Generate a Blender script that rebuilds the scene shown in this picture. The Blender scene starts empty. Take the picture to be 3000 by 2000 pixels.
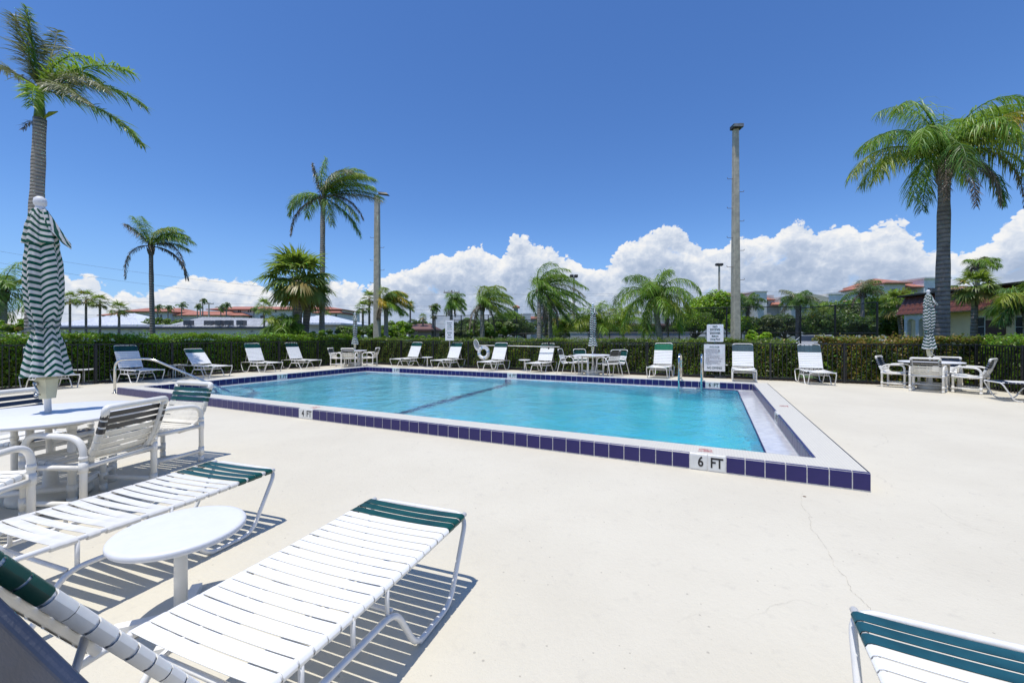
import bpy, math, random
import numpy as np
from mathutils import Matrix, Vector
random.seed(7); RNG = np.random.default_rng(7)
S = bpy.context.scene
COL = S.collection
R = math.radians
PI = math.pi

# ------------------------------------------------------------------ camera, sky, sun, exposure
EYE = 1.3
F = 1209.0                      # focal length of the photograph in its own pixels (3000 wide)
HOR = 984.0                     # its horizon row
cd = bpy.data.cameras.new('camera'); cam = bpy.data.objects.new('camera', cd); COL.objects.link(cam)
cam.location = (0, 0, EYE); cam.rotation_euler = (PI/2, 0, 0)
cd.sensor_width = 36; cd.lens = 36*F/3000; cd.shift_y = -16/3000
cd.clip_start = 0.05; cd.clip_end = 5000
S.camera = cam
SUNV = Vector((-.151, -.139, 1.0)).normalized()
sl = bpy.data.lights.new('sun', 'SUN'); sl.energy = 4.2; sl.angle = R(.53); sl.color = (1, .965, .90)
sun = bpy.data.objects.new('sun', sl); COL.objects.link(sun)
sun.rotation_euler = SUNV.to_track_quat('Z', 'Y').to_euler(); sun.location = (0, 0, 50)
S.view_settings.view_transform = 'Standard'; S.view_settings.look = 'None'
S.view_settings.exposure = 0.0; S.view_settings.gamma = 1.0; S.view_settings.use_curve_mapping = False
S.render.engine = 'CYCLES'
S.cycles.use_denoising = True
S.cycles.max_bounces = 10; S.cycles.transparent_max_bounces = 24; S.cycles.transmission_bounces = 8
S.cycles.diffuse_bounces = 4; S.cycles.glossy_bounces = 4
S.cycles.caustics_refractive = True; S.cycles.caustics_reflective = False

class NT:
    """tiny node-tree writer"""
    def __init__(s, nt): s.nt = nt
    def n(s, t, **k):
        nd = s.nt.nodes.new(t)
        for a, b in k.items():
            if a.startswith('i_'):
                key = a[2:]; nd.inputs[int(key) if key.isdigit() else key.replace('_', ' ')].default_value = b
            else: setattr(nd, a, b)
        return nd
    def l(s, a, b): s.nt.links.new(a, b)
    def math(s, op, a, b=None, c=None, clamp=False):
        nd = s.nt.nodes.new('ShaderNodeMath'); nd.operation = op; nd.use_clamp = clamp
        for i, v in enumerate((a, b, c)):
            if v is None: continue
            if isinstance(v, (int, float)): nd.inputs[i].default_value = v
            else: s.nt.links.new(v, nd.inputs[i])
        return nd.outputs[0]
    def mix(s, fac, a, b, bt='MIX'):
        nd = s.nt.nodes.new('ShaderNodeMix'); nd.data_type = 'RGBA'; nd.blend_type = bt
        for i, v in ((0, fac), (6, a), (7, b)):
            if isinstance(v, (int, float)): nd.inputs[i].default_value = v
            elif isinstance(v, (tuple, list)): nd.inputs[i].default_value = (*v, 1) if len(v) == 3 else v
            else: s.nt.links.new(v, nd.inputs[i])
        return nd.outputs[2]
    def ramp(s, fac, stops):
        nd = s.nt.nodes.new('ShaderNodeValToRGB'); cr = nd.color_ramp
        while len(cr.elements) < len(stops): cr.elements.new(.5)
        for e, (p, c) in zip(cr.elements, stops):
            e.position = p; e.color = (*c, 1) if len(c) == 3 else c
        s.nt.links.new(fac, nd.inputs[0]); return nd.outputs[0]
    def noise(s, vec, scale, detail=3, rough=.5, dist=0.0):
        nd = s.nt.nodes.new('ShaderNodeTexNoise'); nd.inputs['Scale'].default_value = scale
        nd.inputs['Detail'].default_value = detail; nd.inputs['Roughness'].default_value = rough; nd.inputs['Distortion'].default_value = dist
        if vec is not None: s.nt.links.new(vec, nd.inputs['Vector'])
        return nd.outputs['Fac']
    def smooth(s, x, a, b):
        nd = s.nt.nodes.new('ShaderNodeMapRange'); nd.interpolation_type = 'SMOOTHSTEP'
        s.nt.links.new(x, nd.inputs[0]); nd.inputs[1].default_value = a; nd.inputs[2].default_value = b
        return nd.outputs[0]

w = bpy.data.worlds.new('World'); S.world = w; w.use_nodes = True
t = NT(w.node_tree); bg = w.node_tree.nodes['Background']
sky = t.n('ShaderNodeTexSky', sky_type='NISHITA', sun_disc=False, sun_elevation=math.asin(SUNV.z),
          sun_rotation=math.atan2(SUNV.x, SUNV.y), air_density=1.0, dust_density=.25, ozone_density=2.2, altitude=0)
hs = t.n('ShaderNodeHueSaturation', i_Hue=.5, i_Saturation=1.12, i_Value=1.75); t.l(sky.outputs[0], hs.inputs['Color'])
tc = t.n('ShaderNodeTexCoord'); sp = t.n('ShaderNodeSeparateXYZ'); t.l(tc.outputs['Generated'], sp.inputs[0])
X, Y, Z = sp.outputs
hr = t.math('SQRT', t.math('ADD', t.math('MULTIPLY', X, X), t.math('MULTIPLY', Y, Y)))
te = t.math('DIVIDE', Z, t.math('MAXIMUM', hr, .001))            # tangent of elevation
az = t.math('ARCTAN2', X, Y)                                      # azimuth, 0 = camera axis
# skyline of the cumulus bank: (photo column, row of the cloud top)
TOPS = [(-200, 850), (60, 850), (191, 800), (290, 815), (350, 862), (420, 880), (500, 850), (560, 808), (640, 806), (700, 830), (760, 852), (860, 858), (900, 870),
        (970, 826), (1039, 848), (1085, 838), (1110, 806), (1167, 800), (1263, 750), (1330, 735), (1403, 722), (1450, 745), (1500, 700), (1530, 690), (1569, 722), (1620, 722), (1671, 730),
        (1700, 775), (1755, 800), (1800, 765), (1850, 690), (1900, 680), (1977, 672), (2020, 700), (2060, 735), (2110, 740), (2150, 700), (2219, 674), (2260, 690), (2296, 660), (2380, 665), (2474, 655),
        (2538, 672), (2580, 680), (2615, 660), (2679, 690), (2760, 700), (2850, 716), (2890, 712), (2925, 655), (2985, 618), (3100, 600), (3300, 700)]
fc = t.n('ShaderNodeFloatCurve'); cm = fc.mapping; cv = cm.curves[0]
pts = [(.0, .16)] + [((math.atan((x-1500)/F)+PI)/(2*PI), max(0, (HOR-y)/F*math.cos(math.atan((x-1500)/F)))/.5) for x, y in TOPS] + [(1.0, .16)]
# a gentle continuation of the same bank all round the horizon
extra = [((a+PI)/(2*PI), e/.5) for a, e in [(-2.8, .1), (-2.4, .17), (-2.0, .09), (-1.6, .13), (-1.25, .11), (1.35, .16), (1.8, .12), (2.3, .18), (2.8, .1)]]
pts = sorted(pts+extra); pts[0] = (0, .2); pts[-1] = (1, .2)
for i, p in enumerate(pts):
    if i == 0: cv.points[0].location = p
    elif i == len(pts)-1: cv.points[-1].location = p
for p in pts[1:-1]: q = cv.points.new(*p)
for q in cv.points: q.handle_type = 'AUTO_CLAMPED'
cm.update()
azn = t.math('MULTIPLY_ADD', az, 1/(2*PI), .5); t.l(azn, fc.inputs['Value'])
env = t.math('MULTIPLY', fc.outputs[0], .5)
cx = t.n('ShaderNodeCombineXYZ'); t.l(t.math('MULTIPLY', az, 10), cx.inputs[0]); t.l(t.math('MULTIPLY', te, 12), cx.inputs[1])
def billow(vec):
    tot = None; amp = .5; sc = 1.3
    for i in range(5):
        v = t.n('ShaderNodeTexVoronoi', feature='F1' if i > 1 else 'SMOOTH_F1', i_Scale=sc)
        t.l(vec, v.inputs['Vector'])
        b = t.math('SUBTRACT', 1.0, t.math('MULTIPLY', v.outputs['Distance'], v.outputs['Distance']))
        b = t.math('MULTIPLY', b, amp)
        tot = b if tot is None else t.math('ADD', tot, b)
        amp *= .52; sc *= 2.1
    return tot
nz = t.n('ShaderNodeTexNoise', i_Scale=4.0, i_Detail=5.0); t.l(cx.outputs[0], nz.inputs['Vector'])
def warp(off):
    a = t.n('ShaderNodeVectorMath', operation='MULTIPLY_ADD'); t.l(nz.outputs['Color'], a.inputs[0]); a.inputs[1].default_value = (.22, .22, .22)
    t.l(cx.outputs[0], a.inputs[2])
    b = t.n('ShaderNodeVectorMath', operation='ADD'); t.l(a.outputs[0], b.inputs[0]); b.inputs[1].default_value = off
    return b.outputs[0]
b0 = billow(warp((0, 0, 0))); b1 = billow(warp((-.05, .16, 0)))
d = t.math('ADD', t.math('SUBTRACT', env, te), t.math('MULTIPLY', t.math('SUBTRACT', b0, .78), .135))
mask = t.smooth(d, -.0015, .0045)
lit = t.math('ADD', t.math('MULTIPLY', t.math('SUBTRACT', b0, b1), 2.1), .72)
big = t.noise(cx.outputs[0], .55, 3, .55)
under = t.smooth(t.math('ADD', d, t.math('MULTIPLY', t.math('SUBTRACT', big, .5), .16)), .0, .11)   # thick lower bases are greyer
lit = t.math('SUBTRACT', lit, t.math('MULTIPLY', under, .62), None, False)
ccol = t.ramp(lit, [(0, (.42, .52, .70)), (.30, (.56, .65, .81)), (.58, (.78, .84, .94)), (.85, (1.0, 1.0, 1.0))])
sc_ = t.n('ShaderNodeVectorMath', operation='SCALE', i_Scale=9.2); t.l(ccol, sc_.inputs[0])
# clear gaps low in the bank, thin high wisps
gap = t.smooth(t.noise(cx.outputs[0], 1.25, 5, .6, .4), .60, .72)
lowband = t.math('SUBTRACT', 1.0, t.smooth(te, .0, .16))
mask2 = t.math('MULTIPLY', mask, t.math('SUBTRACT', 1.0, t.math('MULTIPLY', t.math('MULTIPLY', gap, t.smooth(d, .02, .05)), .55)))
skyc = t.mix(1.0, hs.outputs[0], (.52, .66, .88), 'MULTIPLY')
hz = t.math('SUBTRACT', 1.0, t.smooth(te, .0, .30))
skyc = t.mix(t.math('MULTIPLY', hz, .45), skyc, (2.6, 4.9, 9.2))
out = t.mix(mask2, skyc, sc_.outputs[0])
t.l(out, bg.inputs[0]); bg.inputs[1].default_value = .1

# ------------------------------------------------------------------ materials
def hexlin(r, g, b): return tuple((c/255)**2.2 for c in (r, g, b))
MATS = {}
def mat(name, col, rough=.6, var=.12, scale=8, metal=0.0, bump=0.0, bscale=60, spec=.5, island=0.0, col2=None, coat=0.0, trans=0.0, obj=True):
    if name in MATS: return MATS[name]
    m = bpy.data.materials.new(name); m.use_nodes = True; t = NT(m.node_tree); b = m.node_tree.nodes['Principled BSDF']
    tc = t.n('ShaderNodeTexCoord'); vec = tc.outputs['Object' if obj else 'Generated']
    n = t.noise(vec, scale, 4, .6)
    c2 = col2 if col2 is not None else tuple(max(0, c*(1-2.2*var)) for c in col)
    c1 = tuple(min(1, c*(1+var)) for c in col)
    c = t.mix(t.smooth(n, .3, .7), c1, c2)
    if island > 0:
        g = t.n('ShaderNodeNewGeometry'); k = t.n('ShaderNodeHueSaturation')
        r_ = g.outputs['Random Per Island']
        t.l(t.math('MULTIPLY_ADD', r_, .06*island, .5-.035*island), k.inputs['Hue'])
        t.l(t.math('MULTIPLY_ADD', r_, .9*island, 1-.45*island), k.inputs['Value']); t.l(c, k.inputs['Color']); c = k.outputs[0]
    t.l(c, b.inputs['Base Color']); b.inputs['Roughness'].default_value = rough; b.inputs['Metallic'].default_value = metal
    b.inputs['Specular IOR Level'].default_value = spec; b.inputs['Coat Weight'].default_value = coat
    if bump:
        bn = t.n('ShaderNodeBump', i_Strength=bump, i_Distance=.01); t.l(t.noise(vec, bscale, 5, .6), bn.inputs['Height']); t.l(bn.outputs[0], b.inputs['Normal'])
    if trans:
        # leaves let some light through
        tr = t.n('ShaderNodeBsdfTranslucent'); t.l(t.mix(.55, c, (.42, .60, .04), 'MIX'), tr.inputs['Color'])
        mx = t.n('ShaderNodeMixShader', i_0=trans); t.l(b.outputs[0], mx.inputs[1]); t.l(tr.outputs[0], mx.inputs[2])
        t.l(mx.outputs[0], m.node_tree.nodes['Material Output'].inputs['Surface'])
    MATS[name] = m; return m

def deck_mat():
    m = bpy.data.materials.new('deck_paint'); m.use_nodes = True; t = NT(m.node_tree); b = m.node_tree.nodes['Principled BSDF']
    g = t.n('ShaderNodeNewGeometry'); P = g.outputs['Position']
    n1 = t.noise(P, .7, 6, .6); n2 = t.noise(P, 9, 5, .7); n3 = t.noise(P, 130, 3, .7)
    c = t.mix(t.smooth(n1, .32, .7), (.63, .585, .475), (.585, .54, .435))
    c = t.mix(t.math('MULTIPLY', t.smooth(n2, .54, .76), .50), c, (.49, .455, .38))
    c = t.mix(t.math('MULTIPLY', t.smooth(t.noise(P, 2.3, 7, .72, .8), .60, .74), .22), c, (.44, .40, .32))
    # little dark pits
    v = t.n('ShaderNodeTexVoronoi', feature='F1', i_Scale=26); t.l(P, v.inputs['Vector'])
    sv = t.n('ShaderNodeSeparateColor'); t.l(v.outputs['Color'], sv.inputs[0])
    pit = t.math('MULTIPLY', t.math('LESS_THAN', v.outputs['Distance'], t.math('MULTIPLY_ADD', sv.outputs[0], .14, .02)), t.math('LESS_THAN', sv.outputs[1], .16))
    c = t.mix(t.math('MULTIPLY', pit, .55), c, (.30, .27, .22))
    # hairline cracks (wear): edges of a distorted large cell pattern, broken up
    nn = t.n('ShaderNodeTexNoise', i_Scale=2.2, i_Detail=6.0); t.l(P, nn.inputs['Vector'])
    vm = t.n('ShaderNodeVectorMath', operation='MULTIPLY_ADD'); t.l(nn.outputs['Color'], vm.inputs[0]); vm.inputs[1].default_value = (.5, .5, .5); t.l(P, vm.inputs[2])
    v2 = t.n('ShaderNodeTexVoronoi', feature='DISTANCE_TO_EDGE', i_Scale=.30); t.l(vm.outputs[0], v2.inputs['Vector'])
    cr = t.math('MULTIPLY', t.math('LESS_THAN', v2.outputs['Distance'], .0016), t.smooth(t.noise(P, 1.1, 3), .50, .60))
    c = t.mix(t.math('MULTIPLY', cr, .30), c, (.40, .37, .30))
    t.l(c, b.inputs['Base Color']); b.inputs['Roughness'].default_value = .75; b.inputs['Specular IOR Level'].default_value = .3
    h = t.math('ADD', t.math('MULTIPLY', n3, .5), t.math('MULTIPLY', t.noise(P, 28, 6, .65), 1.6))
    h = t.math('SUBTRACT', h, t.math('MULTIPLY', pit, .9))
    bn = t.n('ShaderNodeBump', i_Strength=.5, i_Distance=.006); t.l(h, bn.inputs['Height']); t.l(bn.outputs[0], b.inputs['Normal'])
    return m
DECK = deck_mat()
WHITE = mat('white_vinyl', (.87, .87, .85), .33, .01, 3.2, bump=.12, bscale=30, col2=(.82, .80, .74))
CREAM = mat('aged_cream_vinyl', (.74, .70, .60), .42, .08, 6, bump=.1, bscale=40)
GREEN = mat('dark_green_vinyl', (.005, .062, .047), .32, .18, 9)
NAVY = mat('blue_black_vinyl', (.018, .030, .062), .30, .15, 7)
CHAR = mat('charcoal_vinyl', (.035, .036, .038), .34, .15, 7)
FRAME = mat('white_painted_tube', (.80, .79, .765), .30, .05, 12, coat=.15)
PVC = mat('white_pvc_pipe', (.81, .79, .74), .34, .03, 4, coat=.1, bump=.08, bscale=25, col2=(.72, .69, .61))
PLAST = mat('white_table_plastic', (.70, .705, .72), .5, .012, 20, bump=.05, bscale=30)
BEIGE = mat('cream_plastic', (.66, .60, .38), .4, .06, 8)
STEEL = mat('stainless_steel', (.62, .61, .58), .16, .04, 10, metal=1.0)
BLACK = mat('black_painted_metal', (.014, .015, .017), .40, .2, 6)
TILE = mat('navy_glazed_tile', (.022, .017, .112), .28, .12, 2, spec=.4, col2=(.010, .010, .085))
TILEW = mat('white_glazed_tile', (.72, .72, .68), .2, .06, 5)
GROUT = mat('grout', (.66, .64, .60), .8, .1, 30)
PLASTER = mat('pool_plaster', (.90, .97, .98), .7, .02, 5.5, col2=(.52, .80, .90))  # pale and blue mottling puts the granular caustic light pattern into the plaster colour
LEDGE = mat('wet_gutter_plaster', (.60, .60, .61), .10, .06, 8, bump=.35, bscale=9, spec=.8, col2=(.50, .50, .525))
LETTER = mat('black_letters', (.02, .02, .02), .5, .1, 5)
LETG = mat('dark_green_letters', (.012, .05, .045), .5, .1, 5)
RED = mat('faded_red_print', (.55, .09, .11), .5, .2, 60)
SIGNW = mat('white_sign_plate', (.75, .77, .80), .4, .04, 4)
CONC = mat('grey_concrete', (.56, .50, .39), .8, .10, 5, bump=.12, bscale=30)
CONCW = mat('white_render', (.62, .62, .60), .7, .08, 2)
TRUNK = None
def trunk_mat(name, c1, c2, ring=9.0):
    m = bpy.data.materials.new(name); m.use_nodes = True; t = NT(m.node_tree); b = m.node_tree.nodes['Principled BSDF']
    tc = t.n('ShaderNodeTexCoord'); o = tc.outputs['Object']; s_ = t.n('ShaderNodeSeparateXYZ'); t.l(o, s_.inputs[0])
    n = t.noise(o, 3.0, 5, .65); n2 = t.noise(o, 22, 4, .6)
    ph = t.math('MULTIPLY', t.math('ADD', s_.outputs[2], t.math('MULTIPLY', n, .10)), ring*2*PI)
    rg = t.math('MULTIPLY_ADD', t.math('SINE', ph), .5, .5); rg = t.math('POWER', rg, 3.0)
    c = t.mix(t.smooth(n, .3, .7), c1, c2)
    c = t.mix(t.math('MULTIPLY', rg, .45), c, tuple(x*.35 for x in c2))
    c = t.mix(t.math('MULTIPLY', t.smooth(n2, .5, .75), .35), c, tuple(min(1, x*1.5) for x in c1))
    t.l(c, b.inputs['Base Color']); b.inputs['Roughness'].default_value = .9; b.inputs['Specular IOR Level'].default_value = .2
    bn = t.n('ShaderNodeBump', i_Strength=.8, i_Distance=.03); t.l(t.math('SUBTRACT', t.math('MULTIPLY', n2, .5), rg), bn.inputs['Height']); t.l(bn.outputs[0], b.inputs['Normal'])
    return m
TR_GREY = trunk_mat('grey_ringed_bark', (.42, .385, .34), (.29, .265, .24), 10)
TR_DARK = trunk_mat('dark_ringed_bark', (.30, .27, .24), (.18, .16, .145), 7)
TR_FAR = trunk_mat('brown_grey_bark', (.30, .255, .20), (.19, .16, .13), 3)
BARK = mat('tree_bark', (.20, .17, .14), .9, .25, 6, bump=.6, bscale=20)
def leaf(name, c, c2, tr=.36, island=.7): return mat(name, tuple(x*1.12 for x in c), .42, .2, 1.4, island=island, col2=c2, trans=tr, spec=.45)
LF_Q = leaf('queen_palm_green', (.19, .31, .04), (.10, .20, .03), .42)
LF_QD = leaf('palm_green_deep', (.10, .19, .045), (.055, .12, .03), .38)
LF_Y = leaf('yellowing_frond', (.55, .36, .03), (.26, .24, .03))
LF_YG = leaf('yellow_green_frond', (.25, .29, .035), (.13, .20, .025), .38)
LF_B = leaf('dry_brown_frond', (.20, .155, .12), (.10, .08, .065), .1, .5)
LF_SIL = leaf('sun_bleached_frond', (.30, .28, .20), (.14, .16, .06), .15, .8)
LF_S = leaf('sabal_green', (.20, .26, .06), (.10, .155, .04), .40)
LF_SG = leaf('sabal_gold', (.30, .22, .06), (.15, .16, .04))
LF_H1 = leaf('hedge_leaf_bright', (.17, .31, .016), (.085, .185, .012), .42, 1.0)
LF_H2 = leaf('hedge_leaf_olive', (.115, .155, .022), (.07, .115, .018), .36, 1.0)
LF_HR = leaf('hedge_leaf_red_tip', (.26, .14, .035), (.14, .13, .022), .34, 1.0)
LF_T1 = leaf('tree_leaf_mid', (.10, .175, .028), (.065, .125, .022), .38, .9)
LF_T2 = leaf('tree_leaf_bright', (.26, .40, .018), (.17, .31, .014), .45, .9)
LF_T3 = leaf('tree_leaf_dark', (.065, .115, .025), (.035, .07, .018), .28, .9)
LF_T4 = leaf('tree_leaf_greyish', (.13, .155, .065), (.09, .12, .05), .28, .9)
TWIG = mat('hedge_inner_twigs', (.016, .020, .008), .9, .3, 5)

# ------------------------------------------------------------------ mesh helpers
class M:
    def __init__(s): s.v = []; s.f = []; s.uv = None
    def add(s, vs, fs):
        k = len(s.v); s.v += [tuple(p) for p in vs]; s.f += [tuple(i+k for i in f) for f in fs]; return s
    def box(s, x0, x1, y0, y1, z0, z1, mtx=None):
        vs = [Vector((x, y, z)) for z in (z0, z1) for y in (y0, y1) for x in (x0, x1)]
        if mtx is not None: vs = [mtx @ p for p in vs]
        return s.add(vs, [(0, 2, 3, 1), (4, 5, 7, 6), (0, 1, 5, 4), (2, 6, 7, 3), (0, 4, 6, 2), (1, 3, 7, 5)])
    def bbox(s, x0, x1, y0, y1, z0, z1, b=.004):
        """box with a chamfer on its vertical and top edges"""
        r = [(x0+b, y0), (x1-b, y0), (x1, y0+b), (x1, y1-b), (x1-b, y1), (x0+b, y1), (x0, y1-b), (x0, y0+b)]
        cx_, cy_ = (x0+x1)/2, (y0+y1)/2
        ins = [(x+(b if x < cx_ else -b)*(abs(x-cx_) > 1e-9), y+(b if y < cy_ else -b)) for x, y in r]
        vs = [(x, y, z0) for x, y in r]+[(x, y, z1-b) for x, y in r]+[(x, y, z1) for x, y in ins]
        fs = [tuple(range(7, -1, -1)), tuple(range(16, 24))]
        for k in (0, 8):
            for i in range(8): j = (i+1) % 8; fs.append((k+i, k+j, k+8+j, k+8+i))
        return s.add(vs, fs)
    def tube(s, path, r, n=8, closed=False, cap=True):
        P = [Vector(p) for p in path]; m = len(P)
        rr = r if isinstance(r, (list, tuple)) else [r]*m
        tan = []
        for i in range(m):
            a = P[(i-1) % m] if (closed or i > 0) else P[i]; b = P[(i+1) % m] if (closed or i < m-1) else P[i]
            d = (b-a); tan.append(d.normalized() if d.length > 1e-9 else Vector((0, 0, 1)))
        up = Vector((0, 0, 1)) if abs(tan[0].z) < .9 else Vector((1, 0, 0))
        nx = (up-tan[0]*up.dot(tan[0])).normalized(); k0 = len(s.v)
        for i in range(m):
            if i: nx = (nx-tan[i]*nx.dot(tan[i])).normalized()
            ny = tan[i].cross(nx)
            for j in range(n):
                a = 2*PI*j/n; s.v.append(tuple(P[i]+(nx*math.cos(a)+ny*math.sin(a))*rr[i]))
        for i in range(m if closed else m-1):
            i2 = (i+1) % m
            for j in range(n):
                j2 = (j+1) % n; s.f.append((k0+i*n+j, k0+i*n+j2, k0+i2*n+j2, k0+i2*n+j))
        if cap and not closed:
            s.f.append(tuple(k0+j for j in range(n-1, -1, -1))); s.f.append(tuple(k0+(m-1)*n+j for j in range(n)))
        return s
    def lathe(s, prof, n=24, c=(0, 0, 0)):
        k = len(s.v)
        for r, z in prof:
            for j in range(n): a = 2*PI*j/n; s.v.append((c[0]+r*math.cos(a), c[1]+r*math.sin(a), c[2]+z))
        for i in range(len(prof)-1):
            for j in range(n): j2 = (j+1) % n; s.f.append((k+i*n+j, k+i*n+j2, k+(i+1)*n+j2, k+(i+1)*n+j))
        s.f.append(tuple(k+j for j in range(n-1, -1, -1))); s.f.append(tuple(k+(len(prof)-1)*n+j for j in range(n)))
        return s
    def mesh(s, name, m, smooth=False):
        me = bpy.data.meshes.new(name); me.from_pydata(s.v, [], s.f)
        for mm in (m if isinstance(m, list) else [m]): me.materials.append(mm)
        if smooth: me.shade_smooth()
        me.update(); return me
def link(name, me, parent=None, loc=None, rot=None, scale=None):
    o = bpy.data.objects.new(name, me); COL.objects.link(o)
    if parent is not None: o.parent = parent
    if loc is not None: o.location = loc
    if rot is not None: o.rotation_euler = rot
    if scale is not None: o.scale = scale
    return o
def part(name, mb, m, parent, smooth=False, **k): return link(name, mb.mesh(name, m, smooth), parent, **k)
def tag(o, label, cat, group=None):
    o['label'] = label; o['category'] = cat
    if group: o['group'] = group
    return o
def thing(name, label, cat, loc=(0, 0, 0), rz=0.0, group=None):
    o = bpy.data.objects.new(name, None); COL.objects.link(o); o.location = loc; o.rotation_euler = (0, 0, rz); o.empty_display_size = .1
    return tag(o, label, cat, group)
def struct(name, mb, m, parent=None, smooth=False):
    o = part(name, mb, m, parent, smooth); o['kind'] = 'structure'; return o
KIDS = {}
def copy_tree(o, parent=None):
    c = o.copy(); COL.objects.link(c)
    if parent is not None: c.parent = parent
    for ch in list(o.children): copy_tree(ch, c)
    return c
def fillet(pts, r, n=5):
    P = [Vector(p) for p in pts]; out = [P[0]]
    for i in range(1, len(P)-1):
        a, b, c = P[i-1], P[i], P[i+1]; d1 = (a-b); d2 = (c-b); q = min(r, d1.length*.48, d2.length*.48)
        p1 = b+d1.normalized()*q; p2 = b+d2.normalized()*q
        for k in range(n+1):
            u = k/n; out.append(p1*(1-u)**2+b*2*u*(1-u)+p2*u*u)
    out.append(P[-1]); return out
def fast_mesh(name, V, Q, m, smooth=False):
    """V (n,3); Q (m,4) quads (or triangles when the last two are equal is not allowed: use (m,3))"""
    me = bpy.data.meshes.new(name); k = Q.shape[1]
    me.vertices.add(len(V)); me.vertices.foreach_set('co', np.asarray(V, dtype=np.float32).ravel())
    me.loops.add(Q.size); me.loops.foreach_set('vertex_index', Q.astype(np.int32).ravel())
    me.polygons.add(len(Q)); me.polygons.foreach_set('loop_start', np.arange(len(Q), dtype=np.int32)*k)
    for mm in (m if isinstance(m, list) else [m]): me.materials.append(mm)
    me.update(); me.validate(verbose=False)
    return me
def pxd(x, y):
    p_ = px(x, y)
    for _ in range(6): p_ = px(x, y, zw(*p_))
    return p_
def px(x, y, z=0.0):
    """ground (or height z) point seen at photo column x, row y"""
    d = F*(EYE-z)/(y-HOR); return ((x-1500)/F*d, d)
def at(x, y, d): return ((x-1500)/F*d, d, EYE+(HOR-y)/F*d)
TH = math.atan2(1209, 2479)                 # the pool stands turned by 26 degrees
CT, ST = math.cos(TH), math.sin(TH)
def uv(u, v, z=0.0): return Vector((u*CT+v*ST, -u*ST+v*CT, z))
ROT = Matrix.Rotation(-TH, 4, 'Z')
def text(body, size, parent, m, loc, rot, name='lettering', sx=1.0, bold=.0, align='CENTER', space=1.0, ext=.0012):
    c = bpy.data.curves.new(name, 'FONT'); c.body = body; c.size = size; c.align_x = align; c.align_y = 'CENTER'; c.offset = bold
    c.extrude = ext; c.space_line = space; c.resolution_u = 3; c.materials.append(m)
    tmp = bpy.data.objects.new('tmp', c); me = bpy.data.meshes.new_from_object(tmp); me.name = name; bpy.data.objects.remove(tmp)
    if not me.materials: me.materials.append(m)
    o = bpy.data.objects.new(name, me); COL.objects.link(o); o.parent = parent; o.location = loc; o.rotation_euler = rot; o.scale = (sx, 1, 1); return o

# ------------------------------------------------------------------ ground, deck, pool (pool axes u, v)
PU0, PU1, PV0, PV1 = -11.55, .838, 4.74, 11.36         # inner faces of the raised curb
OU0, OU1, OV0, OV1 = -11.90, 1.18, 4.39, 11.71         # outer faces
CH = .158                                               # curb height
FU0, FU1, FV1 = -15.75, 6.15, 15.0                     # fence lines
def uvobj(name, mb, m, kind=True, parent=None, smooth=False):
    o = part(name, mb, m, parent, smooth)
    if parent is None: o.rotation_euler = (0, 0, -TH)
    if kind: o['kind'] = 'structure'
    return o
def ring(o, i, z):
    (a0, a1, b0, b1), (c0, c1, d0, d1) = o, i
    vs = [(a0, b0, z), (a1, b0, z), (a1, b1, z), (a0, b1, z), (c0, d0, z), (c1, d0, z), (c1, d1, z), (c0, d1, z)]
    return vs, [(0, 1, 5, 4), (1, 2, 6, 5), (2, 3, 7, 6), (3, 0, 4, 7)]
DO = (-15.9, 6.35, -14, 15.12)
def zd(u, v):
    """the deck falls gently towards the fences"""
    return -.075*max(0, min(1.1, (v-13.5)/1.5), min(1.0, .8*(-14.25-u)/1.5))
def zw(x, y): return zd(x*CT-y*ST, x*ST+y*CT)
gu = [-15.9, -15.1, -14.25, -12.6, OU0+.01, OU1-.01, 3.5, 6.35]; gv = [-14, -4, OV0+.01, OV1-.01, 12.2, 13.5, 15.12]
mb = M(); nu = len(gu); mb.v = [(u, v, zd(u, v)) for v in gv for u in gu]
for j_ in range(len(gv)-1):
    for i_ in range(nu-1):
        if i_ == 4 and j_ == 2: continue
        mb.f.append((j_*nu+i_, j_*nu+i_+1, (j_+1)*nu+i_+1, (j_+1)*nu+i_))
k_ = len(mb.v); c4 = [(DO[0], DO[2]), (DO[1], DO[2]), (DO[1], DO[3]), (DO[0], DO[3])]
mb.add([(u, v, zd(u, v)) for u, v in c4]+[(u, v, -.25) for u, v in c4], [(0, 4, 5, 1), (1, 5, 6, 2), (2, 6, 7, 3), (3, 7, 4, 0)])
uvobj('pool_deck', mb, DECK)
grassm = mat('lawn_grass', (.055, .095, .02), .9, .3, .7, bump=.6, bscale=8, col2=(.035, .06, .016))
mb = M(); mb.add(*ring((-1500, 1500, -1500, 1500), (DO[0]+.5, DO[1]-.5, DO[2]+.5, DO[3]-.5), -.14)); uvobj('ground', mb, grassm)
asph = mat('asphalt', (.055, .055, .055), .85, .15, 3, bump=.3, bscale=50)
mb = M(); mb.box(5, 42, 27, 36, -.13, -.125); struct('parking_lot', mb, asph)
mb = M(); mb.box(-90, 90, 46, 54, -.13, -.125); struct('road', mb, asph)
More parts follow.
